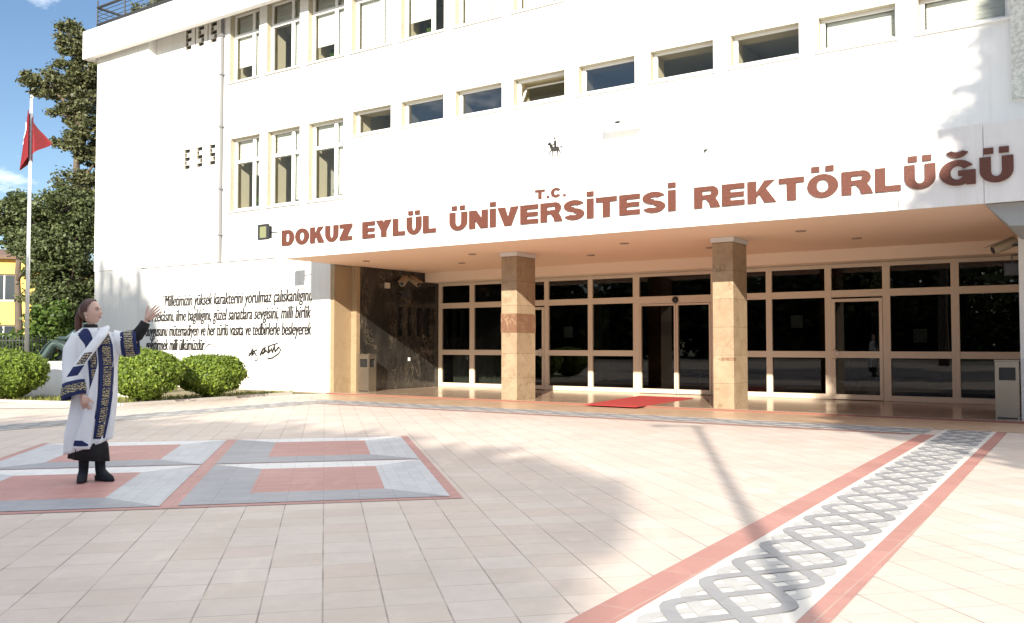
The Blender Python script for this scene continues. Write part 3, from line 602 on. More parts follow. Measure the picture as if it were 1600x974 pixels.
# ------------------------------------------------------------ block lettering on the canopy
def arc(cx, cz, rx, rz, a0, a1, n=18): return [(cx+rx*math.cos(R(a0+(a1-a0)*i/n)), cz+rz*math.sin(R(a0+(a1-a0)*i/n))) for i in range(n+1)]
def ring(o_, i_): return o_, i_        # outer and inner outline of the same length
def letter_mesh(ch, x0, wd, z0, h, dep, w):
    """heavy grotesque letters as solid strokes; V and H stroke weights differ"""
    mb = MB(); V = .40*h; H = .24*h; cnt = [0]
    X = lambda f: x0+wd*f
    def poly(pts): cnt[0] += 1; e = .0007*cnt[0]; mb.slab(pts, w-dep-e, w+.002)
    def rect(a, b_, c_, d_): poly([(a,c_),(b_,c_),(b_,d_),(a,d_)])
    def strip(o_, i_):
        e = cnt[0] = cnt[0]+1; y = w-dep-.0007*e; n = len(o_)
        v = [(x,y,z) for x,z in o_]+[(x,y,z) for x,z in i_]+[(x,w+.002,z) for x,z in o_]+[(x,w+.002,z) for x,z in i_]
        f = []
        for i in range(n-1): f += [(i,i+1,n+i+1,n+i),(2*n+i,3*n+i,3*n+i+1,2*n+i+1),(i,2*n+i,2*n+i+1,i+1),(n+i,n+i+1,3*n+i+1,3*n+i)]
        f += [(0,n,3*n,2*n),(n-1,3*n-1,4*n-1,2*n-1)]; mb.add(v, f)
    base = {'Ö':'O','Ü':'U','Ğ':'G','İ':'I'}.get(ch, ch); x1 = x0+wd; zt = z0+h; xc = (x0+x1)/2; zc = z0+h/2
    if base == 'O': strip(arc(xc,zc,wd/2,h/2*1.03,0,360,40), arc(xc,zc,wd/2-V,h/2-H*.95,0,360,40))
    elif base == 'D':
        rect(x0, x0+V, z0, zt); r = min(h/2, wd*.62); cx = x1-r
        o_ = [(x0+V*.9,zt),(cx,zt)]+arc(cx,zc,r,h/2,90,-90)+[(cx,z0),(x0+V*.9,z0)]; i_ = [(x0+V*.9,zt-H),(cx,zt-H)]+arc(cx,zc,r-V,h/2-H,90,-90)+[(cx,z0+H),(x0+V*.9,z0+H)]; strip(o_, i_)
    elif base == 'U':
        r = wd/2; o_ = [(x0,zt),(x0,z0+h*.46)]+arc(xc,z0+h*.46,r,h*.48,180,360)+[(x1,zt)]; i_ = [(x0+V,zt),(x0+V,z0+h*.46)]+arc(xc,z0+h*.46,r-V,h*.48-H,180,360)+[(x1-V,zt)]; strip(o_, i_)
    elif base == 'K':
        rect(x0, x0+V, z0, zt); poly([(x0+V*.8,z0+h*.36),(x1-V*1.25,zt),(x1-.01,zt),(x0+V*1.0,z0+h*.36-H*.45)]); poly([(x0+V*1.25,z0+h*.50),(x1-V*1.25,z0),(x1+.01,z0),(x0+V*2.0,z0+h*.70)])
    elif base == 'Z': rect(x0,x1,zt-H,zt); rect(x0,x1,z0,z0+H); poly([(x0,z0+H*.6),(x0+V*1.45,z0+H*.6),(x1,zt-H*.6),(x1-V*1.45,zt-H*.6)])
    elif base == 'E': rect(x0,x0+V,z0,zt); rect(x0,x1,z0,z0+H); rect(x0,x1,zt-H,zt); rect(x0,x1-.03*h,zc-H*.46,zc+H*.46)
    elif base == 'Y': rect(xc-V/2,xc+V/2,z0,z0+h*.5); poly([(x0-.01,zt),(x0+V*1.2,zt),(xc+V*.5,z0+h*.42),(xc-V*.5,z0+h*.36)]); poly([(x1-V*1.2,zt),(x1+.01,zt),(xc+V*.5,z0+h*.36),(xc-V*.5,z0+h*.42)])
    elif base == 'L': rect(x0,x0+V,z0,zt); rect(x0,x1,z0,z0+H)
    elif base == 'N': rect(x0,x0+V,z0,zt); rect(x1-V,x1,z0,zt); poly([(x0,zt),(x0+V*1.2,zt),(x1,z0),(x1-V*1.2,z0)])
    elif base == 'I': rect(x0,x1,z0,zt)
    elif base == 'V': poly([(x0-.01,zt),(x0+V*1.15,zt),(xc+V*.35,z0),(xc-V*.55,z0)]); poly([(x1-V*1.15,zt),(x1+.01,zt),(xc+V*.55,z0),(xc-V*.35,z0)])
    elif base == 'R':
        rect(x0,x0+V,z0,zt); r = h*.30; cx = x1-r*1.15
        o_ = [(x0+V*.9,zt),(cx,zt)]+arc(cx,zt-r,r*1.05,r,90,-90)+[(x0+V*.9,zt-2*r)]; i_ = [(x0+V*.9,zt-H*.9),(cx,zt-H*.9)]+arc(cx,zt-r,r*1.05-V*.9,r-H*.9,90,-90)+[(x0+V*.9,zt-2*r+H*.8)]; strip(o_, i_)
        poly([(x1-V*1.9,zt-2*r+H*.6),(x1-V*.7,zt-2*r+H*.75),(x1-V*.12,z0+h*.25),(x1+.02,z0),(x1-V*1.05,z0),(x1-V*1.2,z0+h*.22)])
    elif base == 'T': rect(x0,x1,zt-H,zt); rect(xc-V/2,xc+V/2,z0,zt)
    elif base == 'S':
        r1 = h*.29; a = arc(xc,zt-r1,wd/2,r1*1.04,20,270,20); b_ = arc(xc,z0+r1,wd/2,r1*1.04,90,-160,20)
        ai = arc(xc,zt-r1,wd/2-V,max(r1-H,.012),20,270,20); bi = arc(xc,z0+r1,wd/2-V,max(r1-H,.012),90,-160,20)
        strip(a, ai); strip(b_, bi)
    elif base in 'GC':
        o_ = arc(xc,zc,wd/2,h/2*1.03,32,328 if base == 'C' else 345,34); i_ = arc(xc,zc,wd/2-V,h/2-H*.95,32,328 if base == 'C' else 345,34); strip(o_, i_)
        if base == 'G': rect(xc+wd*.02, x1, zc-H*.55, zc+H*.35); rect(x1-V*.85, x1, z0+.0, zc)
    elif base == '.': rect(x0,x1,z0,z0+H)
    if ch in 'ÖÜ':
        for q_ in (-.23, .23): rect(xc+q_*wd-.17*h, xc+q_*wd+.17*h, zt+.12*h, zt+.36*h)
    if ch == 'İ': rect(x0,x1,zt+.12*h,zt+.36*h)
    if ch == 'Ğ': strip(arc(xc,zt+.42*h,.42*h,.32*h,200,340,12), arc(xc,zt+.42*h,.20*h,.10*h,200,340,12))
    return mb
sgn = BT('building_sign', 'large red granite block letters along the canopy front reading the university rectorate name', 'sign', -9.2, WC, 3.75)
wid = {'I':.34,'İ':.34,'L':.92,'E':.98,'S':1.05,'T':1.02,'Y':1.15,'D':1.1,'K':1.18,'V':1.15,'R':1.12,'Z':1.02,'O':1.2,'Ö':1.2,'U':1.08,'Ü':1.08,'N':1.1,'Ğ':1.2}
for wtxt, a, b_ in (('DOKUZ',-17.13,-14.74),('EYLÜL',-14.41,-12.24),('ÜNİVERSİTESİ',-11.86,-6.63),('REKTÖRLÜĞÜ',-6.27,-1.22)):
    gap = .13; tot = sum(wid[c] for c in wtxt)+gap*(len(wtxt)-1); s = (b_-a)/tot; x = a
    for c in wtxt: sgn.part('letter', letter_mesh(c, x, wid[c]*s, 3.75, .385, .035, WC), M['letter']); x += (wid[c]+gap)*s
sg2 = BT('building_sign', 'small red granite letters T.C. above the long name on the canopy front', 'sign', -9.3, WC, 4.23)
x = -9.68
for c, wd_ in (('T',.23),('.',.055),('C',.24),('.',.055)): sg2.part('letter', letter_mesh(c, x, wd_, 4.235, .185, .025, WC), M['letter']); x += wd_+.045

# ------------------------------------------------------------ calligraphic inscription
def text_mesh(txt, height_scale, xscale, shear=.12, bold=.012):
    cu = bpy.data.curves.new('tmp_text', 'FONT'); cu.body = txt; cu.size = 1; cu.shear = shear; cu.offset = bold; cu.extrude = .0; cu.resolution_u = 3
    o = bpy.data.objects.new('tmp_text', cu); COL.objects.link(o)
    dg = bpy.context.evaluated_depsgraph_get(); me = bpy.data.meshes.new_from_object(o.evaluated_get(dg))
    vs = [v.co.copy() for v in me.vertices]; fs = [tuple(p.vertices) for p in me.polygons]
    bpy.data.objects.remove(o); bpy.data.curves.remove(cu); bpy.data.meshes.remove(me)
    return vs, fs
ins = BT('wall_inscription', 'black calligraphic quotation in four lines with a signature on the white marble wall', 'inscription', -22, WT, 1.2)
lines = [('Milletimizin yüksek karakterini yorulmaz çalışkanlığını,', -24.75, -18.20, 2.50), ('fıtri zekâsını, ilme bağlılığını, güzel sanatlara sevgisini, milli birlik', -25.75, -18.22, 2.03),
         ('duygusunu mütemadiyen ve her türlü vasıta ve tedbirlerle besleyerek', -25.72, -18.20, 1.57), ('geliştirmek milli ülkümüzdür', -25.70, -22.75, 1.13)]
for txt, a, b_, z in lines:
    plain = txt.replace('ş', 's').replace('ğ', 'g')
    vs, fs = text_mesh(plain, 1, 1, .22, .0); x0 = min(v.x for v in vs); x1 = max(v.x for v in vs)
    mb = MB()
    for k_ in range(4): mb.add([(a+(v.x-x0)/(x1-x0)*(b_-a)+.0090*(k_-1.5), WT-.0060-.0004*k_, z+v.y*.51+.003*(k_ % 2)) for v in vs], fs)
    for n_, ch in enumerate(txt):
        if ch in 'şğ':
            bv = text_mesh(plain[n_], 1, 1, .0, .0)[0]; hw_ = (max(v.x for v in bv)-min(v.x for v in bv))/2
            xe = max(v.x for v in text_mesh(plain[:n_+1], 1, 1, .0, .0)[0]) - hw_
            T_ = lambda dx, y: (a+(xe+dx+.22*y-x0)/(x1-x0)*(b_-a), WT-.0075, z+y*.51)
            mb.tube([T_(-.15,.74), T_(-.07,.655), T_(.07,.655), T_(.15,.74)] if ch == 'ğ' else [T_(.0,.0), T_(.02,-.07), T_(.08,-.12), T_(.02,-.18), T_(-.08,-.18)], .013, 4)
    if z > 2.4: mb.tube([(a-.12,WT-.005,z+.10),(a-.16,WT-.005,z+.22),(a-.05,WT-.005,z+.33),(a+.12,WT-.005,z+.32),(a+.3,WT-.005,z+.27)], [.008,.014,.016,.012,.006], 4)
    if z < 1.2: mb.tube([(b_-.02,WT-.005,z+.02),(b_+.14,WT-.005,z+.17),(b_+.30,WT-.005,z+.20),(b_+.45,WT-.005,z+.12),(b_+.60,WT-.005,z+.15)], [.014,.018,.016,.012,.004], 4)
    tag(ins.part('text_line', mb, M['ink']), kind='stuff')
mb = MB()
def scribble(pts, r): mb.tube([(x, WT-.005, z) for x, z in pts], r*1.7, 4)
X0 = -20.75
scribble([(X0,.98),(X0+.10,1.06),(X0+.16,1.20),(X0+.20,1.12),(X0+.13,.98),(X0+.26,1.08),(X0+.32,.98)], .018)
scribble([(X0+.02,1.04),(X0+.18,1.10),(X0+.36,1.16)], .013)
scribble([(X0+.25,.86),(X0+.33,.84),(X0+.38,.90),(X0+.34,1.0)], .010)
scribble([(X0+.48,1.00),(X0+.60,1.18),(X0+.70,1.24),(X0+.66,1.10),(X0+.58,1.04),(X0+.74,1.14),(X0+.82,1.06),(X0+.86,1.28),(X0+.88,1.08),(X0+.98,1.20),(X0+1.00,1.08),(X0+1.10,1.30),(X0+1.12,1.10),(X0+1.26,1.24)], .020)
scribble([(X0+.80,1.24),(X0+1.0,1.30),(X0+1.22,1.34)], .012); scribble([(X0+1.26,1.24),(X0+1.34,1.16),(X0+1.26,1.05),(X0+1.0,.93),(X0+.80,.90)], .014)
ins.part('signature', mb, M['ink'])

# emblem: round seal with a horse and rider
em = BT('wall_emblem', 'small round seal with a horse and rider outlined on the white wall', 'emblem', -10.6, WF, 5.85)
mb = MB(); ec, ez = -10.60, 5.80
mb.tube([(ec+.42*math.cos(2*math.pi*i/40), WF-.004, ez+.42*math.sin(2*math.pi*i/40)) for i in range(41)], .006, 4); em.part('ring', mb, M['pale'])
mb = MB()
def es(pts, r): mb.tube([(ec+x*.72, WF-.006, ez+z*.8) for x, z in pts], [k_*.85 for k_ in r] if hasattr(r, '__len__') else r*.85, 5)
es([(-.13,.02),(0,-.02),(.14,.01)], [.055,.06,.055]); es([(-.13,.04),(-.19,.15),(-.22,.20)], [.05,.04,.03]); es([(-.21,.20),(-.28,.13)], [.03,.018])
es([(-.14,-.02),(-.22,-.10),(-.17,-.20)], [.022,.016,.012]); es([(-.10,-.03),(-.10,-.16),(-.13,-.28)], [.022,.016,.012]); es([(.13,-.02),(.19,-.13),(.15,-.27)], [.026,.018,.012]); es([(.10,-.03),(.07,-.15),(.10,-.27)], [.026,.018,.012])
es([(.17,.04),(.23,.06),(.25,-.06)], [.015,.02,.010]); es([(.0,.04),(.0,.20),(-.01,.25)], [.035,.045,.02]); es([(-.02,.29),(-.02,.33)], [.03,.03]); es([(.0,.18),(-.09,.12),(-.13,.13)], .014); es([(.0,.05),(-.05,-.06)], [.025,.016])
em.part('horse_and_rider', mb, M['emblem'])

# floodlight on the canopy end, cameras, boxes
fl = BT('floodlight', 'square LED floodlight on an arm sticking out past the left end of the canopy', 'floodlight', -17.3, WC+.1, 4.1)
mb = MB(); mb.box(-17.86, -17.50, WC-.14, WC-.085, 3.93, 4.32); mb.box(-17.83, -17.53, WC-.085, WC+.02, 3.97, 4.28); fl.part('housing', mb, M['darksteel'], bevel=.01)
mb = MB(); mb.box(-17.81, -17.55, WC-.144, WC-.1405, 3.98, 4.27); fl.part('lens', mb, mat('floodlight_lens', (.22, .23, .12), .25))
mb = MB(); [mb.box(*q_, WC-.165, WC-.1402, *z_) for q_, z_ in (((-17.86,-17.815),(3.93,4.32)),((-17.545,-17.50),(3.93,4.32)),((-17.815,-17.545),(3.93,3.975)),((-17.815,-17.545),(4.275,4.32)))]; fl.part('bezel', mb, M['darksteel'])
mb = MB(); mb.tube([(-17.60,WC+.0,4.12),(-17.44,WC+.03,4.12),(-17.30,WC+.06,4.12)], .018, 6); fl.part('arm', mb, M['darksteel'])
def bullet_camera(label, base, aim, mount_dir, group):
    base = Vector(base); aim = Vector(aim).normalized(); mdir = Vector(mount_dir)
    t = BT('security_camera', label, 'camera', *base, group=group)
    mb = MB(); c = base+mdir*.22; L = .42
    s_ = aim.cross(Vector((0,0,1))).normalized(); up = s_.cross(aim)
    def rng_(p, r, f=1.): return [p + s_*(r*math.cos(2*math.pi*i/14)) + up*(r*f*math.sin(2*math.pi*i/14)) for i in range(14)]
    mb.loft([rng_(c-aim*L/2, .07), rng_(c-aim*L*.45, .085), rng_(c+aim*L*.48, .085), rng_(c+aim*L/2, .08)]); t.part('housing', mb, mat('camera_beige', (.36, .28, .19), .5), smooth=False)
    mb = MB(); mb.loft([rng_(c+aim*(L/2+.001), .065), rng_(c+aim*(L/2+.012), .06)]); t.part('lens', mb, M['black'])
    mb = MB(); a = c+up*.09-aim*L*.45; b_ = c+up*.09+aim*(L*.5+.08); mb.loft([[p-s_*.09, p+s_*.09, p+s_*.09+up*.012, p-s_*.09+up*.012] for p in (a, b_)]); t.part('sunshield', mb, mat('camera_beige_shield', (.30, .22, .14), .5))
    mb = MB(); mb.tube([base, base+mdir*.12, c-up*.06], .022, 8); t.part('bracket', mb, M['darksteel'])
    return t
bullet_camera('beige bullet camera high on the dark marble wall, pointing left out of the porch', (-17.14,19.55,3.12), (.35,-.85,-.42), (1,0,0), 'security cameras on the dark marble wall')
bullet_camera('beige bullet camera high on the dark marble wall, pointing right along the glazing', (-17.14,20.0,3.14), (.9,-.15,-.45), (1,0,0), 'security cameras on the dark marble wall')
bullet_camera('tan bullet camera on the right end wall under the canopy', (-1.37,17.75,3.03), (-.80,-.45,-.38), (-1,0,0), None)
t = BT('junction_box', 'small pale junction box beside the two cameras on the dark marble wall', 'box', -17.14, 19.0, 3.0)
mb = MB(); mb.box(-17.149, -17.06, 18.96, 19.12, 2.90, 3.06); t.part('box_body', mb, mat('box_beige', (.5,.44,.36), .5), bevel=.008)
mb = MB(); mb.box(-17.06, -17.055, 18.975, 19.105, 2.915, 3.045); t.part('lid', mb, mat('box_lid', (.56,.5,.42), .5))
def small_flood(label, u, w, z, d):
    t = BT('wall_lamp', label, 'lamp', u, w, z)
    mb = MB(); mb.box(u+min(0,d*.24), u+max(0,d*.24), w-.05, w+.05, z-.12, z+.10); t.part('housing', mb, M['darksteel'], bevel=.008)
    mb = MB(); mb.box(u+min(d*.03,d*.21), u+max(d*.03,d*.21), w-.056, w-.0505, z-.10, z+.08); t.part('lens', mb, mat('lamp_glass', (.05,.05,.05), .3))
    mb = MB(); mb.tube([(u+d*.12,w,z+.10),(u+d*.12,w,z+.24),(u,w,z+.24)], .012, 6); t.part('bracket', mb, M['darksteel'])
small_flood('small dark floodlight under the camera on the right end wall', -1.36, 17.72, 2.62, -1)
small_flood('small dark floodlight below the two cameras on the dark marble wall', -17.15, 19.75, 2.80, 1)
t = BT('ac_unit', 'flat white air conditioner box on the white wall below the small windows', 'air conditioner', -8.85, WF, 5.95)
mb = MB(); mb.box(-9.25, -8.40, WF-.32, WF-.002, 5.98, 6.20); t.part('casing', mb, M['winframe'], bevel=.012)
mb = MB(); mb.box(-8.90, -8.78, WF-.324, WF-.3205, 6.08, 6.13); t.part('display', mb, M['emblem'])
mb = MB()
for i in range(3): mb.box(-9.2, -8.5, WF-.325, WF-.3205, 6.0+i*.02, 6.008+i*.02)
t.part('louvre', mb, M['pale'])
t = BT('roof_floodlight', 'small white floodlight standing on the canopy roof above the sign', 'floodlight', -6.2, 15.75, 4.64)
mb = MB(); mb.box(-6.38, -6.06, 15.66, 15.78, 4.80, 4.98); t.part('housing', mb, M['winframe'], bevel=.01)
mb = MB(); mb.tube([(-6.22,15.75,4.62),(-6.22,15.75,4.82)], .02, 6); t.part('stand', mb, M['winframe'])
mb = MB(); mb.slab([(-6.27,4.84),(-6.18,4.92),(-6.27,4.92)], 15.654, 15.658); t.part('lens', mb, M['black'])

# bins
def bin_(label, u, w, rot_face, z=.035, s=1.):
    t = BT('litter_bin', label, 'bin', u, w, z, 'steel litter bins at the porch ends')
    W_, D, H_ = .38*s, .30*s, .98
    mb = MB(); holes = [(u-W_/2+.06, u+W_/2-.05, z+.66, z+.88)]
    wall_holes(mb, u-W_/2, u+W_/2, z, z+H_, w-D/2, .03, holes)
    mb.quad((u-W_/2,w+D/2,z),(u-W_/2,w+D/2,z+H_),(u+W_/2,w+D/2,z+H_),(u+W_/2,w+D/2,z))
    tmp = MB(); wall_holes(tmp, w-D/2, w+D/2, z, z+H_, 0, .03, [(w-D/2+.05, w+D/2-.05, z+.66, z+.88)])
    mb.add([(u+W_/2-b_, a, c_) for a, b_, c_ in tmp.v], tmp.f)
    mb.quad((u-W_/2,w-D/2,z),(u-W_/2,w-D/2,z+H_),(u-W_/2,w+D/2,z+H_),(u-W_/2,w+D/2,z)); t.part('casing', mb, M['steel'])
    mb = MB(); mb.box(u-W_/2-.012, u+W_/2+.012, w-D/2-.012, w+D/2+.012, z+H_+.001, z+H_+.03); t.part('lid', mb, M['steel'], bevel=.005)
    mb = MB(); mb.box(u-W_/2+.035, u+W_/2-.035, w-D/2+.035, w+D/2-.035, z+.02, z+.95); t.part('liner', mb, M['black'])
    mb = MB(); mb.box(u-W_/2+.03, u+W_/2-.03, w-D/2-.001, w-D/2+.003, z+.004, z+.03); t.part('foot', mb, M['black'])
bin_('tall brushed steel litter bin against the stone pier at the left end of the porch', -16.88, 18.0, 0)
bin_('tall brushed steel litter bin beside the grey end wall at the right of the porch', -1.56, 17.5, 0, z=.035, s=.95)
mb = MB(); mb.box(-17.52, -17.49, 17.62, 17.66, .0, .95); 
# carpet
cp = [ground(912,632.5,.04), ground(1000,619,.04), ground(1083.5,622.3,.04), ground(994.5,636.5,.04)]
c0 = sum(cp, Vector())/4
mb = MB(); pts = [touw(p) for p in cp]; mb.prism(pts, .036, .048)
uc, wc = touw(c0); bmesh_thing('doormat', 'long red entrance carpet laid before the sliding glass doors', 'carpet', mb, M['redcarpet'], uc, wc, .036)

# roof railing cage
rl = BT('roof_railing', 'black steel railing cage on the roof at the left end of the building', 'railing', -28.5, 18.2, 11.98)
mb = MB(); u0, w0 = -29.0, 17.35
for z in (12.35, 12.95): mb.tube([(u0,w0,z),(-24.2,w0,z)], .045, 6); mb.tube([(u0,w0,z),(u0,w0+2.2,z)], .045, 6); mb.tube([(u0,w0+2.2,z),(-24.2,w0+2.2,z)], .035, 6)
rl.part('rail', mb, M['darksteel'])
mb = MB()
for z in (12.12, 12.5, 12.65, 12.8): mb.tube([(u0,w0,z),(-24.2,w0,z)], .012, 5); mb.tube([(u0,w0,z),(u0,w0+2.2,z)], .012, 5)
rl.part('wire', mb, M['darksteel'])
for u in (-29.0, -27.4, -25.8, -24.2):
    for w in (17.35, 19.55): mb = MB(); mb.tube([(u,w,11.9),(u,w,13.2)], .028, 6); rl.part('post', mb, M['darksteel'])

# ------------------------------------------------------------ plants
nrng = np.random.default_rng(11)
def leaf_cloud(mb_v, mb_f, centers, sig, n, size, elong=1.8, up=.3):
    """n small leaf blades scattered round each centre; mb_v / mb_f are growing lists"""
    k = len(centers); c = np.repeat(np.asarray(centers, float), n, 0); s = np.repeat(np.asarray(sig, float).reshape(k, -1), n, 0)
    p = c + nrng.normal(size=(k*n, 3))*s
    d = nrng.normal(size=(k*n, 3)); d[:, 2] = d[:, 2]*.6 + up; d /= np.linalg.norm(d, axis=1)[:, None]
    e = nrng.normal(size=(k*n, 3)); e -= (e*d).sum(1)[:, None]*d; e /= np.linalg.norm(e, axis=1)[:, None]
    sz = size*nrng.uniform(.6, 1.35, (k*n, 1)); L = d*sz*elong/2; Wd = e*sz/2
    V = np.stack([p-L, p+Wd, p+L, p-Wd], 1).reshape(-1, 3)
    mb_v.append(V)
    return k*n
def leaf_object(name, vs, m, parent=None, loc=(0,0,0)):
    V = np.concatenate(vs) - np.array(loc); nq = len(V)//4
    me = bpy.data.meshes.new(name); me.vertices.add(len(V)); me.vertices.foreach_set('co', V.ravel().astype(np.float32))
    me.loops.add(nq*4); me.polygons.add(nq)
    me.loops.foreach_set('vertex_index', np.arange(nq*4, dtype=np.int32)); me.polygons.foreach_set('loop_start', np.arange(0, nq*4, 4, dtype=np.int32)); me.polygons.foreach_set('loop_total', np.full(nq, 4, dtype=np.int32))
    me.materials.append(m); me.update(calc_edges=True)
    o = bpy.data.objects.new(name, me); COL.objects.link(o)
    if parent is not None: o.parent = parent
    return o
def tree(name, label, base, height, lobes, m, leaf=.14, per=60, trunk_r=.22, group=None, seed=1, limb=True, sigk=.42):
    """lobes: (dx,dy,z,rx,rz,clumps) crown masses relative to the base"""
    rg = np.random.default_rng(seed); b = Vector(base); root = empty(name, label, 'tree', b, 0, group)
    cs = []; sg = []; trunk = MB(); top = max(l[2] for l in lobes)
    trunk.tube([(0,0,-.2),(.05,.03,top*.3),(-.06,.05,top*.62),(.02,0,top*.92)], [trunk_r,trunk_r*.8,trunk_r*.55,trunk_r*.18], 9)
    for dx, dy, z, rx, rz, n in lobes:
        if limb:
            z0 = max(.25*top, z-rx*1.0-.6); x0 = .02
            trunk.tube([(0,0,z0),(dx*.5,dy*.5,z0+(z-z0)*.62),(dx,dy,z)], [trunk_r*.45,trunk_r*.28,.03], 6)
        for _ in range(n):
            d = rg.normal(size=3); d /= np.linalg.norm(d); r = rg.uniform(.25, 1.)**.5
            p = (dx+d[0]*r*rx, dy+d[1]*r*rx, z+d[2]*r*rz); cs.append((b.x+p[0], b.y+p[1], b.z+p[2])); s = rx*sigk*rg.uniform(.30, .62); sg.append((s, s, s*.6))
            if limb and rg.random() < .35: trunk.tube([(dx,dy,z-.1),((dx+p[0])/2,(dy+p[1])/2,(z+p[2])/2-.1),p], [.045,.03,.012], 4)
    trunk.build('trunk', M['bark'], root, smooth=True)
    vs = []; leaf_cloud(vs, None, cs, sg, per, leaf); leaf_object('crown', vs, m, root, tuple(b))
    return root
def cone_tree(name, label, base, height, prof, m, seed=2, leaf=.16, tiers=34, per=30):
    rg = np.random.default_rng(seed); b = Vector(base); root = empty(name, label, 'tree', b)
    t = MB(); t.tube([(0,0,-.2),(0,0,height*.97)], [.24,.02], 8); cs = []; sg = []
    z0 = prof[0][0]
    for i in range(tiers):
        z = z0+(height-z0)*(i+.3)/tiers; r = np.interp(z, [p[0] for p in prof], [p[1] for p in prof]); nb = max(3, int(5+r*4))
        for j in range(nb):
            a = 2*math.pi*(j+rg.random())/nb; rr = r*rg.uniform(.72, 1.12)
            t.tube([(0,0,z),(math.cos(a)*rr,math.sin(a)*rr,z-.10*rr)], [.03,.008], 4)
            for q_ in np.linspace(.2, 1., max(2, int(rr*3.5))):
                cs.append((b.x+math.cos(a)*rr*q_, b.y+math.sin(a)*rr*q_, b.z+z-.10*rr*q_)); s = .10+.14*(1-q_*.5); sg.append((s, s, s*.5))
    t.build('trunk', M['bark'], root); vs = []; leaf_cloud(vs, None, cs, sg, per, leaf); leaf_object('crown', vs, m, root, tuple(b)); return root

# trees behind the left corner of the building
def px_lobes(base, L):      # crown masses given as (sideways m, height m, radius m, half height m, clumps)
    return [(dx, dy, z, rx, rz, n) for dx, dy, z, rx, rz, n in L]
tree('evergreen_tree', 'tall dark evergreen tree rising behind the left corner of the white building', (-16.6,34,0), 13,
     [(-.1,0,12.9,.75,.75,34),(.5,.2,12.3,.8,.7,30),(-1.3,0,11.3,.85,.55,34),(-.4,.1,11.4,.85,.75,37),(.5,0,10.9,.8,.9,37),(-.5,.2,10.2,.6,.45,23),(.4,.2,9.6,.75,.6,30),(-.1,0,8.9,.75,.5,23),(.6,.2,8.3,.6,.4,17),(.1,0,7.4,.85,.55,34),(.7,.2,6.6,.7,.6,27),(-.5,.2,6.5,.6,.5,23)], M['leaf2'], leaf=.078, per=110, trunk_r=.22, seed=5, sigk=.34)
tree('evergreen_tree', 'broad dense evergreen tree filling the gap between the flagpole and the building', (-16.3,32,0), 8,
     [(.2,0,6.2,1.0,.7,40),(-.7,.4,5.7,.8,.6,30),(.9,-.1,5.3,.9,.9,44),(.2,-.3,4.7,1.2,.9,57),(-.2,-.2,4.1,.8,.8,37),(.7,-.4,3.6,1.1,.9,51),(.1,-.3,2.9,1.0,.8,44),(.6,-.4,2.3,1.0,.7,40),(.2,-.3,1.8,.8,.6,27)], M['leaf'], leaf=.078, per=120, trunk_r=.2, seed=6, sigk=.34)
tree('evergreen_tree', 'dark leafy tree at the left edge in front of the yellow house', (-18.5,33.5,0), 8,
     [(.3,0,6.3,.9,.7,40),(-.5,0,6.0,.8,.8,34),(.9,.2,5.9,.7,.6,27),(.1,0,5.2,.9,.5,30),(1.1,0,5.0,.6,.5,20)], M['leaf'], leaf=.08, per=110, trunk_r=.18, seed=7, sigk=.32)
tree('evergreen_tree', 'olive green tree top showing above the roof edge behind the railing', (-19.5,50.0,0), 20,
     [(-.9,0,19.3,1.2,.9,34),(.3,.3,20.0,1.4,1.0,40),(1.8,0,20.6,1.5,1.0,40),(3.3,.3,21.2,1.5,1.0,40),(-1.3,0,18.4,.9,.6,20),(.5,0,18.2,1.6,1.0,34)], M['leaf2'], leaf=.14, per=120, trunk_r=.3, seed=8)
# low garden shrubs along the fence
for i, (x, y, z, r, m_, lab) in enumerate(((-16.6,29.9,1.0,.9,'leafh','bright green garden shrub behind the bronze statue'), (-18.0,30.0,1.15,1.05,'leafh','loose green garden shrub behind the railing fence near the flagpole'), (-19.6,30.0,1.1,1.0,'leaf','dark garden shrub behind the railing fence at the left edge'), (-15.6,30.6,1.5,.95,'leafh','tall pale green shrub under the evergreens beside the building corner'))):
    rg = np.random.default_rng(30+i); root = empty('garden_shrub', lab, 'shrub', (x,y,0)); cs = []; sg = []; t = MB()
    for _ in range(46):
        d = rg.normal(size=3); d /= np.linalg.norm(d); q_ = rg.uniform(.2,1)**.5; p = Vector((d[0]*r*q_, d[1]*r*q_, z+d[2]*z*.85*q_)); cs.append((x+p.x, y+p.y, p.z)); sg.append((.16,.16,.12))
        if rg.random() < .4: t.tube([(0,0,0), (p.x*.4,p.y*.4,p.z*.55), tuple(p)], [.02,.014,.006], 4)
    t.build('stem', M['bark'], root); vs = []; leaf_cloud(vs, None, cs, sg, 60, .10); leaf_object('foliage', vs, M[m_], root, (x,y,0))
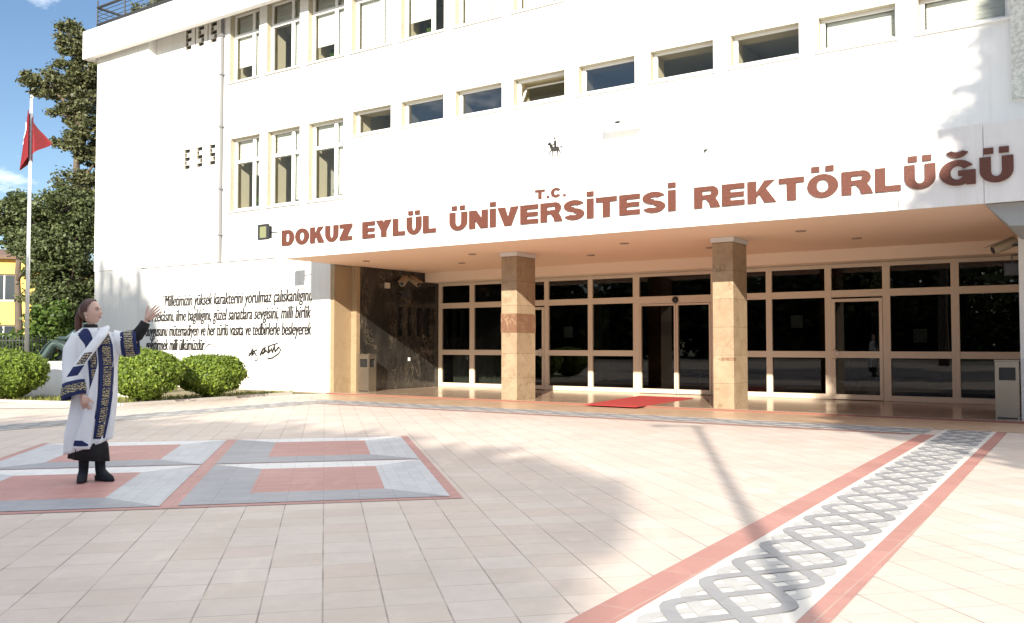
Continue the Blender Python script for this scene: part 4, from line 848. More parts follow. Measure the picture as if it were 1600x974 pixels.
# clipped round bushes
def bush(label, c, rx, ry, zc, rz, seed):
    rg = np.random.default_rng(seed); root = empty('clipped_bush', label, 'bush', (c[0],c[1],0), 0, 'clipped round bushes along the wall'); x, y = c; n = 22000
    d = rg.normal(size=(n,3)); d /= np.linalg.norm(d, axis=1)[:,None]
    lump = 1 + .05*np.sin(d[:,0]*7+seed)*np.cos(d[:,1]*6) + .045*np.sin(d[:,2]*9+d[:,0]*5+seed) + .03*np.sin(d[:,0]*19+d[:,2]*13+seed*2)*np.cos(d[:,1]*17)
    r = np.where(rg.random(n) < .82, rg.uniform(.90,1.05,n), rg.uniform(.6,1.13,n))*lump
    zf = d[:,2]; taper = ((1-np.abs(zf)**2.8)/np.maximum(1-zf**2, 1e-4))**.5*np.where(zf < 0, 1-.42*np.abs(zf)**1.5, 1)
    p = np.stack([x+d[:,0]*r*rx*taper, y+d[:,1]*r*ry*taper, np.maximum(zc+zf*r*rz, .05)], 1)
    nn = d*np.array([1/rx,1/ry,1/rz]); nn /= np.linalg.norm(nn,axis=1)[:,None]; nn += rg.normal(size=(n,3))*.55; nn /= np.linalg.norm(nn,axis=1)[:,None]
    e = rg.normal(size=(n,3)); e -= (e*nn).sum(1)[:,None]*nn; e /= np.linalg.norm(e,axis=1)[:,None]; f = np.cross(nn,e); s = (.026*rg.uniform(.7,1.4,n))[:,None]
    V = np.stack([p-e*s*1.5, p+f*s*.8, p+e*s*1.5, p-f*s*.8],1).reshape(-1,3); leaf_object('foliage', [V], M['leafb'], root, (x,y,0))
    t = MB()
    for i in range(16):
        a = rg.uniform(0,6.28); q_ = rg.uniform(.2,.85); t.tube([(rg.normal()*.05,rg.normal()*.05,-.05),(math.cos(a)*q_*rx*.4,math.sin(a)*q_*ry*.4,zc*.5),(math.cos(a)*q_*rx,math.sin(a)*q_*ry,zc+rz*.3)], [.03,.02,.008], 5)
    t.build('stem', M['bark'], root)
bush('round clipped green bush at the left edge in front of the flagpole', (-11.75,20.95), .80, .78, .63, .54, 1)
bush('largest round clipped bush, directly behind the woman in the gown', (-8.25,20.1), .78, .74, .64, .55, 2)
bush('round clipped bush nearest the inscription, casting its shadow on the white wall', (-7.30,21.7), .80, .72, .57, .47, 3)
# grass strip in the bed
rg = np.random.default_rng(50); n = 9000; px = rg.uniform(-16,-5.8,n); py = rg.uniform(19.3,24.2,n)
edge = np.interp(px, [-16,-11.69,-9.51,-8.35,-6.66,-5.8], [20.75,20.68,19.85,19.4,22.3,23.8]); okm = (py > edge) & (py < edge+2.6) & (py < 24.2 - 0*px)
px, py = px[okm], py[okm]; k = len(px); h_ = rg.uniform(.04,.11,k); a = rg.uniform(0,6.28,k); dx, dy = np.cos(a)*.012, np.sin(a)*.012; tx, ty = rg.normal(size=k)*.03, rg.normal(size=k)*.03
V = np.stack([np.stack([px-dx,py-dy,np.full(k,.012)],1), np.stack([px+dx,py+dy,np.full(k,.012)],1), np.stack([px+tx+dx*.3,py+ty+dy*.3,h_],1), np.stack([px+tx-dx*.3,py+ty-dy*.3,h_],1)],1).reshape(-1,3)
tag(leaf_object('grass', [V], M['grass']), kind='stuff')
# trees standing behind the camera that shade the plaza
pl = dict(leaf=.30, per=95, trunk_r=.34, sigk=.5)
tree('plane_tree', 'broad shade tree behind the viewpoint casting shade over the foreground paving', (-6.8,-18.5,0), 13, [(.5,0,11.3,1.4,1.3,34),(-.8,0,11.6,1.8,1.4,40),(2.0,-.2,9.9,1.25,1.15,30),(2.5,-.3,8.4,1.2,1.0,24),(.4,0,9.3,2.2,1.4,46),(-1.4,.2,9.6,2.0,1.6,40),(.6,.2,7.9,1.8,.8,26),(2.5,.1,11.0,.9,.8,18)], M['leaf'], seed=21, **pl)
tree('plane_tree', 'broad shade tree behind the viewpoint, left of the first shade tree', (-10.8,-18.5,0), 14, [(0,0,11.7,2.6,2.0,50),(2.2,0,11.0,2.0,1.7,38),(-2.2,.2,11.6,2.3,1.9,44),(0,0,9.0,3.0,1.5,50)], M['leaf'], seed=22, **pl)
tree('plane_tree', 'broad shade tree behind the viewpoint at the far left of the row', (-15.6,-18.5,0), 14, [(0,0,11.7,2.6,2.0,50),(2.2,0,11.2,2.0,1.8,38),(-2.0,.2,11.6,2.3,1.9,44),(0,0,9.0,3.0,1.5,50)], M['leaf'], seed=23, **pl)
cone_tree('conifer_tree', 'tall narrow conifer behind the viewpoint whose pointed shadow falls on the canopy', (5.85,-4.5,0), 16.2, [(5.4,1.6),(6.6,2.5),(8.0,3.3),(10.7,2.5),(13.6,1.25),(16.2,.05)], M['leaf'], seed=24)
def umbrella_pine(label, base, clumps, seed):
    rg = np.random.default_rng(seed); b = Vector(base); root = empty('pine_tree', label, 'tree', b); t = MB(); cs = []; sg = []
    t.tube([(0,0,-.2),(.1,0,9),(0,0,17.3)], [.3,.22,.12], 8)
    for dx, z0, z1 in clumps:
        t.tube([(0,0,16),(dx*.6,0,z0-.3),(dx,0,z1)], [.09,.06,.01], 5)
        for z in np.linspace(z0, z1, 9):
            f = (z1-z)/(z1-z0); cs.append((b.x+dx, b.y, z)); sg.append((.05+.22*f, .3, .14))
    t.build('trunk', M['bark'], root); vs = []; leaf_cloud(vs, None, cs, sg, 160, .15, up=1.2); leaf_object('crown', vs, M['leaf'], root, tuple(b))
umbrella_pine('very tall pine far behind the viewpoint whose spiky crown shades the left wall corner', (-19.3,-12,0), [(-2.0, 16.8, 20.7), (-1.5, 16.8, 21.099999999999998), (-1.0, 16.8, 21.599999999999998), (-0.5, 16.8, 21.2), (0.0, 16.8, 20.9), (0.45, 16.8, 20.4), (0.9, 16.8, 20.7), (1.3, 16.8, 19.7), (1.65, 16.8, 19.099999999999998)], 25)
vs = []; rg = np.random.default_rng(77); cs = np.concatenate([np.stack([rg.uniform(-75,75,700), rg.uniform(-52,-42,700), rg.uniform(1,11,700)], 1), np.stack([rg.uniform(-62,-50,1500), rg.uniform(-60,6,1500), rg.uniform(.5,1,1500)], 1)]); lf = cs[:,0] < -49; cs[lf,2] = rg.uniform(.3,1.,lf.sum())**.7*(6.5+4.5*np.sin(cs[lf,1]*.33)+2.5*np.sin(cs[lf,1]*.9+1)); cs[~lf,2] *= .75+.25*np.sin(cs[~lf,0]*.35)*np.cos(cs[~lf,0]*.13)
leaf_cloud(vs, None, cs, np.full((2200,3), 1.2), 45, .55); tag(leaf_object('unseen_wood', vs, M['leaf']), kind='stuff')  # unseen wood, added to darken what the entrance glass reflects
# street lamp behind the camera
lp = empty('street_lamp', 'grey street lamp behind the viewpoint whose long shadow crosses the plaza', 'street lamp', (.12,-3.9,0))
mb = MB(); mb.tube([(0,0,-.1),(0,0,.3),(0,0,7.75)], [.11,.085,.06], 10); mb.build('pole', M['polepaint'], lp, smooth=True)
mb = MB(); mb.tube([(.12,0,7.72),(-.2,.0,7.74),(-.45,0,7.76)], .035, 8); mb.build('arm', M['polepaint'], lp)
mb = MB(); mb.loft([[(-.42-.30*t_+0, r*math.cos(2*math.pi*i/10), 7.76+.5*r*math.sin(2*math.pi*i/10)) for i in range(10)] for t_, r in ((0,.06),(.3,.13),(.8,.13),(1.,.06))]); mb.build('lamp_head', M['polepaint'], lp)

# ------------------------------------------------------------ left background: house, fence, monument, flag
hs = empty('yellow_house', 'yellow rendered house seen through the trees at the left edge', 'house', (-33.5,48,0), R(12))
mb = MB(); tmpw = MB(); wall_holes(mb, -9, 9, 0, 6, 0, .2, [(x, x+1.3, z, z+1.5) for x in (-7,-4,-1,2,5) for z in (.9, 3.7)]); mb.box(-9, 9, .6, 9, 0, 6); mb.build('wall', M['yellow'], hs)
mb = MB(); mb.box(-9.4, 9.4, -.4, 9.4, 6.0, 6.2); mb.add([(-9.4,-.4,6.2),(9.4,-.4,6.2),(9.4,9.4,6.2),(-9.4,9.4,6.2),(-5,4.5,7.0),(5,4.5,7.0)], [(0,1,5,4),(1,2,5),(2,3,4,5),(3,0,4)]); mb.build('roof', mat('roof_tiles', (.16,.10,.07), .8), hs)
for x in (-7,-4,-1,2,5):
    for z in (.9, 3.7):
        mb = MB(); mb.box(x, x+1.3, .17, .2, z, z+1.5); w_ = mb.build('window', M['winframe'], hs)
        mb = MB(); mb.box(x+.08, x+.61, .155, .168, z+.08, z+1.42); mb.box(x+.69, x+1.22, .155, .168, z+.08, z+1.42); mb.build('pane', mat('house_glass', (.04,.05,.06), .08), w_)
# fence
fc = empty('railing_fence', 'dark iron railing fence with slender bars along the garden', 'fence', (-18,28.6,0))
mb = MB(); x0, x1 = -8., 3.3
for z in (.62, 1.42): mb.box(x0, x1, -.02, .02, z, z+.035)
fc_r = mb.build('rail', M['darksteel'], fc)
mb = MB(); x = x0
while x < x1:
    mb.box(x-.011, x+.011, -.010, .010, .45, 1.60); x += .105
tag(mb.build('bars', M['darksteel'], fc), kind='stuff')
mb = MB(); mb.box(x0, x1, -.12, .12, -.1, .46); mb.build('base_wall', M['pedestal'], fc)
x = x0
while x < x1: mb = MB(); mb.box(x-.03, x+.03, -.03, .03, .46, 1.68); mb.build('post', M['darksteel'], fc); x += 1.9
# monument: battered marble pedestal and seated bronze
mo = empty('monument_pedestal', 'low battered marble pedestal carrying the bronze statue', 'pedestal', (-11.3,22.6,0))
mb = MB(); mb.add([(-1.25,-.62,0),(1.9,-.62,0),(1.9,1.2,0),(-1.25,1.2,0),(-.75,-.10,.82),(1.8,-.10,.82),(1.8,1.0,.82),(-.75,1.0,.82)], [(0,1,5,4),(1,2,6,5),(2,3,7,6),(3,0,4,7),(4,5,6,7)])
mb.build('base', M['pedestal'], mo); mb = MB(); mb.box(-.8, 1.85, -.15, 1.05, .822, .88); mb.build('capping', M['pedestal'], mo, bevel=.01)

def skin_body(name, joints, edges, m, parent=None, sub=2, root=0):
    me = bpy.data.meshes.new(name); me.from_pydata([j[0] for j in joints], edges, []); o = bpy.data.objects.new(name, me); COL.objects.link(o)
    sk = o.modifiers.new('skin', 'SKIN'); sk.use_smooth_shade = True
    sv = me.skin_vertices[0].data
    for i, j in enumerate(joints):
        r = j[1]; sv[i].radius = (r if hasattr(r, '__len__') else (r, r)); sv[i].use_root = (i == root)
    ss = o.modifiers.new('sub', 'SUBSURF'); ss.levels = ss.render_levels = sub
    dg = bpy.context.evaluated_depsgraph_get(); nm = bpy.data.meshes.new_from_object(o.evaluated_get(dg)); nm.name = name
    bpy.data.objects.remove(o); nm.materials.clear(); nm.materials.append(m); nm.polygons.foreach_set('use_smooth', [True]*len(nm.polygons))
    q_ = bpy.data.objects.new(name, nm); COL.objects.link(q_)
    if parent is not None: q_.parent = parent
    return q_
J = [((.75,.45,.28),.24),((.70,.42,.62),.22),((.62,.38,.95),.24),((.60,.36,1.10),.09),((.57,.33,1.26),.13),
     ((.35,.20,.30),.20),((-.22,.10,.62),.15),((-.48,.0,.14),.10),((-.66,-.05,.05),.07),
     ((.42,.60,.30),.19),((-.02,.62,.60),.14),((-.25,.56,.12),.10),((-.42,.54,.05),.07),
     ((.40,.10,.92),.11),((.20,.0,.72),.08),((-.10,.06,.74),.06),((.92,.5,.95),.11),((1.05,.35,.78),.08),((.80,.15,.66),.06)]
Ed = [(0,1),(1,2),(2,3),(3,4),(0,5),(5,6),(6,7),(7,8),(0,9),(9,10),(10,11),(11,12),(2,13),(13,14),(14,15),(2,16),(16,17),(17,18)]
stt = empty('bronze_statue', 'green bronze statue of a seated figure in a long robe, half hidden behind the woman', 'statue', (-11.55,22.9,.88)); stt.scale = (.86,.86,.80)
skin_body('figure', J, Ed, M['bronze'], stt)
mb = MB(); rows = []
for i, (x, z, hw) in enumerate(((.3,.34,.34),(-.05,.58,.36),(-.26,.66,.36),(-.42,.50,.36),(-.55,.28,.37),(-.70,.03,.40))):
    rows.append([(x+.02*math.sin(j*1.9+i), .30+(j/12-.5)*2*hw, z+.015*math.cos(j*2.3)) for j in range(13)])
mb.grid(rows); rb = mb.build('robe', M['bronze'], stt, smooth=True); sm_ = rb.modifiers.new('thick', 'SOLIDIFY'); sm_.thickness = .03
# flagpole and flag
px, py = -15.16, 28.0
fp = empty('flagpole', 'tall white flagpole behind the left bush', 'flagpole', (px,py,0))
mb = MB(); mb.tube([(0,0,0),(0,0,4),(0,0,9.05)], [.066,.056,.042], 12); mb.build('pole', M['polepaint'], fp, smooth=True)
mb = MB(); mb.loft([[(r*math.cos(2*math.pi*i/10), r*math.sin(2*math.pi*i/10), z) for i in range(10)] for r, z in ((.02,9.05),(.06,9.08),(.065,9.13),(.02,9.19))]); mb.build('finial', M['chrome'], fp, smooth=True)
mb = MB(); mb.box(-.2,.2,-.2,.2,-.05,.06); mb.build('base', M['concrete'], fp)
fg = empty('flag', 'red flag with white star and crescent hanging in folds from the flagpole', 'flag', (px,py,8.85)); fg.scale = (1.25,1.25,1.25)
def flag_pt(s, t):      # s along the fly 0..1, t down the hoist 0..1: the cloth droops and folds back on itself
    top = Vector((.035, 0, -.12)); h_ = 1.25
    if s < .38:         # sweeps left behind the pole, then back
        q_ = s/.38; x = .03 - .27*math.sin(q_*math.pi*.95)*(.30+.70*t); y = -.06+.22*q_
        z = -.15 - t*h_*(.95+.22*math.sin(q_*math.pi)) - .10*q_
    else:
        q_ = (s-.38)/.62; x = .03 + q_*.37*(.10+.90*t**.8) ; y = .16-.22*math.sin(q_*math.pi*1.5)*(.4+.6*t)
        z = -.15 - .10 - t*h_*(.95-.42*q_) - .30*q_*(1-t)
    return Vector((x, y-.10, z))
mb = MB(); rows = [[tuple(flag_pt(i/36, j/20)) for i in range(37)] for j in range(21)]; mb.grid(rows); cl = mb.build('cloth', M['flagred'], fg, smooth=True)
mb = MB()
def fpt(s, t, e=.012):
    p = flag_pt(s, t); a = flag_pt(s+.01, t)-p; b_ = flag_pt(s, t+.01)-p; n = a.cross(b_).normalized()
    if n.y > 0: n = -n
    return tuple(p+n*e)
star = [(.22+.085*(1 if i % 2 == 0 else .42)*math.sin(2*math.pi*i/10), .50-.085*(1 if i % 2 == 0 else .42)*math.cos(2*math.pi*i/10)) for i in range(10)]
mb.add([fpt(.22,.50)]+[fpt(*p) for p in star], [(0, i+1, (i+1) % 10+1) for i in range(10)]); 
a = arc(.16,.33,.11,.16,60,330,16); b_ = arc(.18,.33,.085,.125,60,330,16)
mb.grid([[fpt(*p) for p in a], [fpt(*p) for p in b_]]); mb.build('star_and_crescent', M['flagwhite'], fg)

# ------------------------------------------------------------ the woman in the gown
M['gown'] = mat('white_gown_cloth', (.80, .81, .83), .75, var=.04, vscale=6, bump=.05)
M['navy'] = mat('navy_velvet', (.012, .022, .10), .8)
M['blackcloth'] = mat('black_cloth', (.010, .010, .012), .85)
M['boot'] = mat('black_suede', (.010, .012, .018), .8)
M['skin'] = mat('skin', (.64, .42, .34), .5, spec=.3); M['skin'].node_tree.nodes['Principled BSDF'].inputs['Subsurface Weight'].default_value = .08
M['hair'] = mat('brown_hair', (.06, .022, .012), .45); q = NT(M['hair']); v = q.coord(scale=(1, 1, .25))
q.l(q.mix(q.noise(v, 90., 4, .6), (.03, .011, .007), (.13, .050, .026)), q.b.inputs['Base Color'])
M['lips'] = mat('lips', (.42, .09, .085), .4); M['eye'] = mat('eye_dark', (.02, .012, .01), .2); M['eyewhite'] = mat('eye_white', (.7, .68, .65), .3)
m = M['gold'] = mat('gold_embroidery', (.5, .38, .16), .5); q = NT(m); v = q.coord()
vo = q.n('ShaderNodeTexVoronoi', feature='DISTANCE_TO_EDGE'); vo.inputs['Scale'].default_value = 46.; q.l(v, vo.inputs['Vector'])
wv = q.n('ShaderNodeTexWave', wave_type='RINGS'); wv.inputs['Scale'].default_value = 14.; wv.inputs['Distortion'].default_value = 5.; wv.inputs['Detail Scale'].default_value = 3.; q.l(v, wv.inputs['Vector'])
f_ = q.math('MULTIPLY', q.ramp(vo.outputs['Distance'], (.05, 0.), (.12, 1.)), q.ramp(wv.outputs['Fac'], (.28, 0.), (.42, 1.)))
q.l(q.mix(f_, (.012, .018, .06), (.56, .46, .23)), q.b.inputs['Base Color'])

wm = empty('person', 'woman in white gown with navy and gold bands, left hand raised towards the inscription', 'person', (-3.98, 8.6, .004), R(24.8))
def skin_raw(joints, edges, sub=2, root=0):
    me = bpy.data.meshes.new('tmp'); me.from_pydata([j[0] for j in joints], edges, []); o = bpy.data.objects.new('tmp', me); COL.objects.link(o)
    o.modifiers.new('skin', 'SKIN'); sv = me.skin_vertices[0].data
    for i, j in enumerate(joints):
        r = j[1]; sv[i].radius = (r, r) if not hasattr(r, '__len__') else r; sv[i].use_root = i == root
    ss = o.modifiers.new('sub', 'SUBSURF'); ss.levels = ss.render_levels = sub
    nm = bpy.data.meshes.new_from_object(o.evaluated_get(bpy.context.evaluated_depsgraph_get()))
    vs = [tuple(v.co) for v in nm.vertices]; fs = [tuple(p.vertices) for p in nm.polygons]
    bpy.data.objects.remove(o); bpy.data.meshes.remove(nm); return vs, fs
body = MB()
Jb = [((-.02,.02,.95),.14),((-.02,.02,1.15),.13),((-.02,.02,1.33),.12),((-.05,.015,1.43),.055),((-.062,.005,1.53),.05),
      ((-.17,.025,1.345),.042),((-.215,.0,1.10),.042),((-.135,-.12,.88),.028),((-.112,-.165,.825),.026),
      ((.15,.025,1.345),.042),((.31,-.03,1.30),.042),((.415,-.06,1.50),.026),((.432,-.062,1.545),.024),
      ((-.085,.0,.55),.07),((-.10,.0,.12),.045),((.06,.0,.55),.07),((.04,-.01,.12),.045)]
Eb = [(0,1),(1,2),(2,3),(3,4),(2,5),(5,6),(6,7),(7,8),(2,9),(9,10),(10,11),(11,12),(0,13),(13,14),(0,15),(15,16)]
body.add(*skin_raw(Jb, Eb))
# raised left hand: open palm to the upper right, thumb up on its side
def hand(w, ax, side, nrm, curl, L=.185):
    w, ax, side, nrm = Vector(w), Vector(ax).normalized(), Vector(side).normalized(), Vector(nrm).normalized()
    P = lambda a, s, n: tuple(w+ax*a*L+side*s*L+nrm*n*L)
    J = [(P(-.06,0,0),.020),(P(.24,.02,0),(.030,.016)),(P(.46,.03,0),(.034,.014))]; E_ = [(0,1),(1,2)]
    vs, fs = skin_raw(J, E_, 2); body.add(vs, fs)
    body.loft([[P(a, s0+(k_*2-1)*hw if False else s0+hw*math.cos(2*math.pi*i/12), th*math.sin(2*math.pi*i/12)) for i in range(12)] for a, s0, hw, th, k_ in ((-.02,0,.13,.10,0),(.14,.0,.20,.105,0),(.32,.015,.235,.095,0),(.50,.02,.23,.075,0))])
    for s, l, sp in ((.17,.44,.10),(.065,.50,.03),(-.04,.47,-.03),(-.145,.37,-.10)):
        pts = []; a = .42; n = 0; s_ = s
        for i, seg in enumerate((.08, l*.44, l*.32, l*.24)):
            pts.append((P(a, s_, n), (.0095, .0090, .0085, .0075)[i])); ang = curl*(i+.5); a += seg*math.cos(ang); n += seg*math.sin(ang); s_ += seg*sp*1.2
        pts.append((P(a, s_, n), .0055)); vs, fs = skin_raw(pts, [(i, i+1) for i in range(4)], 1); body.add(vs, fs)
    pts = [(P(.10,.12,.02),.014),(P(.28,.30,.06),.0115),(P(.44,.40,.08),.0095),(P(.56,.44,.09),.007)]; vs, fs = skin_raw(pts, [(0,1),(1,2),(2,3)], 1); body.add(vs, fs)
hand((.430,-.062,1.545), (.72,-.12,.66), (-.64,.15,.75), (.1,.95,.1), -.12)
hand((-.110,-.172,.82), (.16,-.10,-.98), (.85,-.35,.2), (.35,.9,0), .32, .165)
# head, facing right and a little to the camera
HC = Vector((-.060, 0, 1.610)); HF = Vector((math.cos(R(27)), -math.sin(R(27)), .07)).normalized(); HS = Vector((0,0,1)).cross(HF).normalized(); HU = HF.cross(HS)
def hp(f, s, z): return HC + HF*f + HS*s + HU*z
def head_pt(df, ds, dz, off=0.):
    f = df*(.092 if df > 0 else .100); s = ds*.074; z = dz*.118
    if dz < 0: s *= 1-.30*abs(dz)**1.3; f *= 1-.02*abs(dz); f += .012*abs(dz)
    if dz < -.35 and df < 0: f *= 1-.55*(-dz-.35)
    if df > 0:
        g = lambda x, w: math.exp(-(x/w)**2)
        f += .021*g(s,.013)*(g(z+.022,.016)+.55*g(z+.002,.018))
        f -= .010*(g(s-.031,.016)+g(s+.031,.016))*g(z-.012,.014); f += .004*g(s,.05)*g(z-.034,.012)
        f += .007*g(s,.020)*g(z+.058,.009); f += .009*g(s,.018)*g(z+.094,.014); f -= .004*g(s,.02)*g(z+.074,.007)
        f += .005*(g(s-.040,.018)+g(s+.040,.018))*g(z+.028,.018)
    l = math.sqrt(f*f+s*s+z*z); k_ = (l+off)/l
    return f*k_, s*k_, z*k_
def head_grid(mb, off, keep, nu=72, nv=56):
    base = len(mb.v); vs = []; ds_ = []
    for i in range(nv+1):
        th = math.pi*i/nv
        for j in range(nu):
            ph = 2*math.pi*j/nu; d = (math.sin(th)*math.cos(ph), math.sin(th)*math.sin(ph), math.cos(th)); ds_.append(d); vs.append(tuple(hp(*head_pt(*d, off))))
    fs = []
    for i in range(nv):
        for j in range(nu):
            q_ = (i*nu+j, (i+1)*nu+j, (i+1)*nu+(j+1) % nu, i*nu+(j+1) % nu)
            if all(keep(*ds_[k_]) for k_ in q_): fs.append(q_)
    mb.add(vs, fs)
head_grid(body, 0., lambda *a: True)
for sgn_ in (-1, 1):        # ears
    body.loft([[tuple(hp(-.006+.016*r*math.cos(2*math.pi*i/10)-.004, sgn_*(.068+d), -.012+.029*r*math.sin(2*math.pi*i/10))) for i in range(10)] for r, d in ((.7,-.01),(1.,.004),(.9,.011),(.4,.009))])
body.build('body', M['skin'], wm, smooth=True)
hair = MB(); head_grid(hair, .013, lambda f, s, z: (f < .12+.62*max(0., z-.25) and z > -.02) or (f < -.28 and z > -.62) or z > .93)
hair.loft([[tuple(hp(*(Vector((a, .0, z)) + Vector((r*math.cos(2*math.pi*i/12), r*1.1*math.sin(2*math.pi*i/12), 0))))) for i in range(12)] for a, z, r in ((-.085,.03,.02),(-.108,.0,.030),(-.120,-.05,.033),(-.124,-.11,.034),(-.128,-.17,.027),(-.136,-.215,.008))])
hb = hair.build('hair', M['hair'], wm, smooth=True)
mb = MB()
for s in (-.031, .031):
    mb.loft([[tuple(hp(.081+d+.0*i, s+.0135*r*math.cos(2*math.pi*i/12), .012+.0052*r*math.sin(2*math.pi*i/12))) for i in range(12)] for r, d in ((1.,-.006),(.8,.0),(.2,.0025))])
mb.build('eyes', M['eyewhite'], wm)
mb = MB()
for s in (-.031, .031):
    mb.loft([[tuple(hp(.0805+d, s+.0055*r*math.cos(2*math.pi*i/10), .012+.0052*r*math.sin(2*math.pi*i/10))) for i in range(10)] for r, d in ((1.,.0015),(.5,.0035))])
    mb.tube([tuple(hp(.076, s*1.5, .016)), tuple(hp(.083, s, .0195)), tuple(hp(.084, s*.6, .014))], .0018, 5)
mb.build('irises', M['eye'], wm)
mb = MB()
for s in (-1, 1): mb.tube([tuple(hp(.073, s*.052, .030)), tuple(hp(.087, s*.036, .036)), tuple(hp(.092, s*.016, .030))], [.002,.0032,.0025], 5)
mb.build('eyebrows', M['hair'], wm)
mb = MB(); mb.tube([tuple(hp(.083, -.022, -.054)), tuple(hp(.0955, -.009, -.0565)), tuple(hp(.0965, 0, -.0575)), tuple(hp(.0955, .009, -.0565)), tuple(hp(.083, .022, -.054))], [.002,.0055,.006,.0055,.002], 6)
mb.build('lips', M['lips'], wm, smooth=True)
mb = MB(); mb.tube([tuple(hp(-.008, -.078, -.045)), tuple(hp(-.008, -.080, -.052)), tuple(hp(-.008, -.078, -.060))], [.004,.007,.004], 8); mb.build('earring', mat('pearl', (.8,.78,.72), .2), wm, smooth=True)

# gown body
GK = [(1.455,-.052,.075,.07),(1.43,-.045,.115,.085),(1.40,-.02,.175,.10),(1.36,-.005,.208,.115),(1.25,-.01,.205,.135),(1.05,-.012,.188,.145),(.85,-.015,.188,.155),(.60,-.035,.195,.165),(.40,-.055,.198,.17),(.20,-.06,.20,.175)]
gz = [k_[0] for k_ in GK][::-1]
def gs(th, z):
    cx, rx, ry = (float(np.interp(z, gz, [k_[i] for k_ in GK][::-1])) for i in (1,2,3))
    am = .075*max(0., min(1., (1.30-z)/.75)); k1 = math.sin(th*5+.6+1.2*z); m_ = 1+am*(1-2*abs(k1)**.7)+am*.55*math.sin(th*13+2-2.5*z)
    return cx+rx*m_*math.sin(th), .02-ry*m_*math.cos(th)
def front(x, z):
    lo, hi = -1.5, 1.5
    for _ in range(24):
        mid = (lo+hi)/2
        if gs(mid, z)[0] < x: lo = mid
        else: hi = mid
    return gs((lo+hi)/2, z)[1]
mb = MB(); n = 72; rings = []
for i in range(46):
    t_ = i/45; ring_ = []
    for j in range(n):
        th = 2*math.pi*j/n; zb = .335+.35*(gs(th, .35)[0]+.05); z = 1.455+(zb-1.455)*t_; x, y = gs(th, z); ring_.append((x, y, z))
    rings.append(ring_)
mb.loft(rings, cap=False); gown = mb.build('gown', M['gown'], wm, smooth=True)
sm_ = gown.modifiers.new('thick', 'SOLIDIFY'); sm_.thickness = .006; sm_.offset = -1
def strip(name, rows, off, m, nx=8, parent=gown, th=.004):
    mb = MB(); R_ = []
    zz = np.linspace(rows[0][0], rows[-1][0], 40); zk = [r[0] for r in rows]
    for z in zz:
        a = float(np.interp(-z, [-k_ for k_ in zk], [r[1] for r in rows])); b_ = float(np.interp(-z, [-k_ for k_ in zk], [r[2] for r in rows]))
        R_.append([(a+(b_-a)*j/nx, front(a+(b_-a)*j/nx, z)-off, z) for j in range(nx+1)])
    mb.grid(R_); o = mb.build(name, m, parent, smooth=True); s_ = o.modifiers.new('thick', 'SOLIDIFY'); s_.thickness = th; s_.offset = 0
    return o
strip('front_band', [(1.45,-.13,-.085),(1.42,-.185,-.06),(1.36,-.15,-.04),(1.30,-.105,-.02),(1.15,-.078,.005),(.95,-.06,.0),(.60,-.05,0.)], .008, M['navy'])
strip('front_band', [(1.45,.0,.03),(1.43,.02,.085),(1.36,.02,.115),(1.29,.004,.136),(1.08,.018,.15),(.85,.015,.146),(.62,.0,.12),(.41,-.02,.082)], .008, M['navy'])
for z0, z1, a0, a1, b0, b1 in ((1.325,1.245,-.082,-.02,-.075,-.012),(1.225,1.08,-.072,-.012,-.06,.0),(1.065,.93,-.058,.0,-.05,.0),(.915,.80,-.05,-.004,-.045,-.01)):
    strip('embroidery', [(z0,a0+.012,a1),(z1,b0+.012,b1)], .012, M['gold'], 5)
for z0, z1 in ((1.40,1.30),(1.285,1.105),(1.09,.905),(.89,.72),(.705,.56),(.545,.43)):
    ctr = lambda z: float(np.interp(z, [.43,.6,.85,1.08,1.3,1.4], [.035,.062,.088,.094,.075,.070])); hw = lambda z: float(np.interp(z, [.43,1.0,1.3,1.4], [.028,.034,.037,.032]))
    strip('embroidery', [(z0,ctr(z0)-hw(z0),ctr(z0)+hw(z0)),(z1,ctr(z1)-hw(z1),ctr(z1)+hw(z1))], .012, M['gold'], 5)
# white front flap sweeping down over the left band, with its embroidered tip
strip('front_flap', [(1.10,.006,.016),(.95,-.035,.012),(.80,-.080,.008),(.60,-.125,-.012),(.42,-.175,-.03),(.32,-.195,-.045)], .022, M['gown'])
strip('front_flap_tip', [(.402,-.178,-.115),(.366,-.186,-.06),(.350,-.186,-.062)], .028, M['navy'])
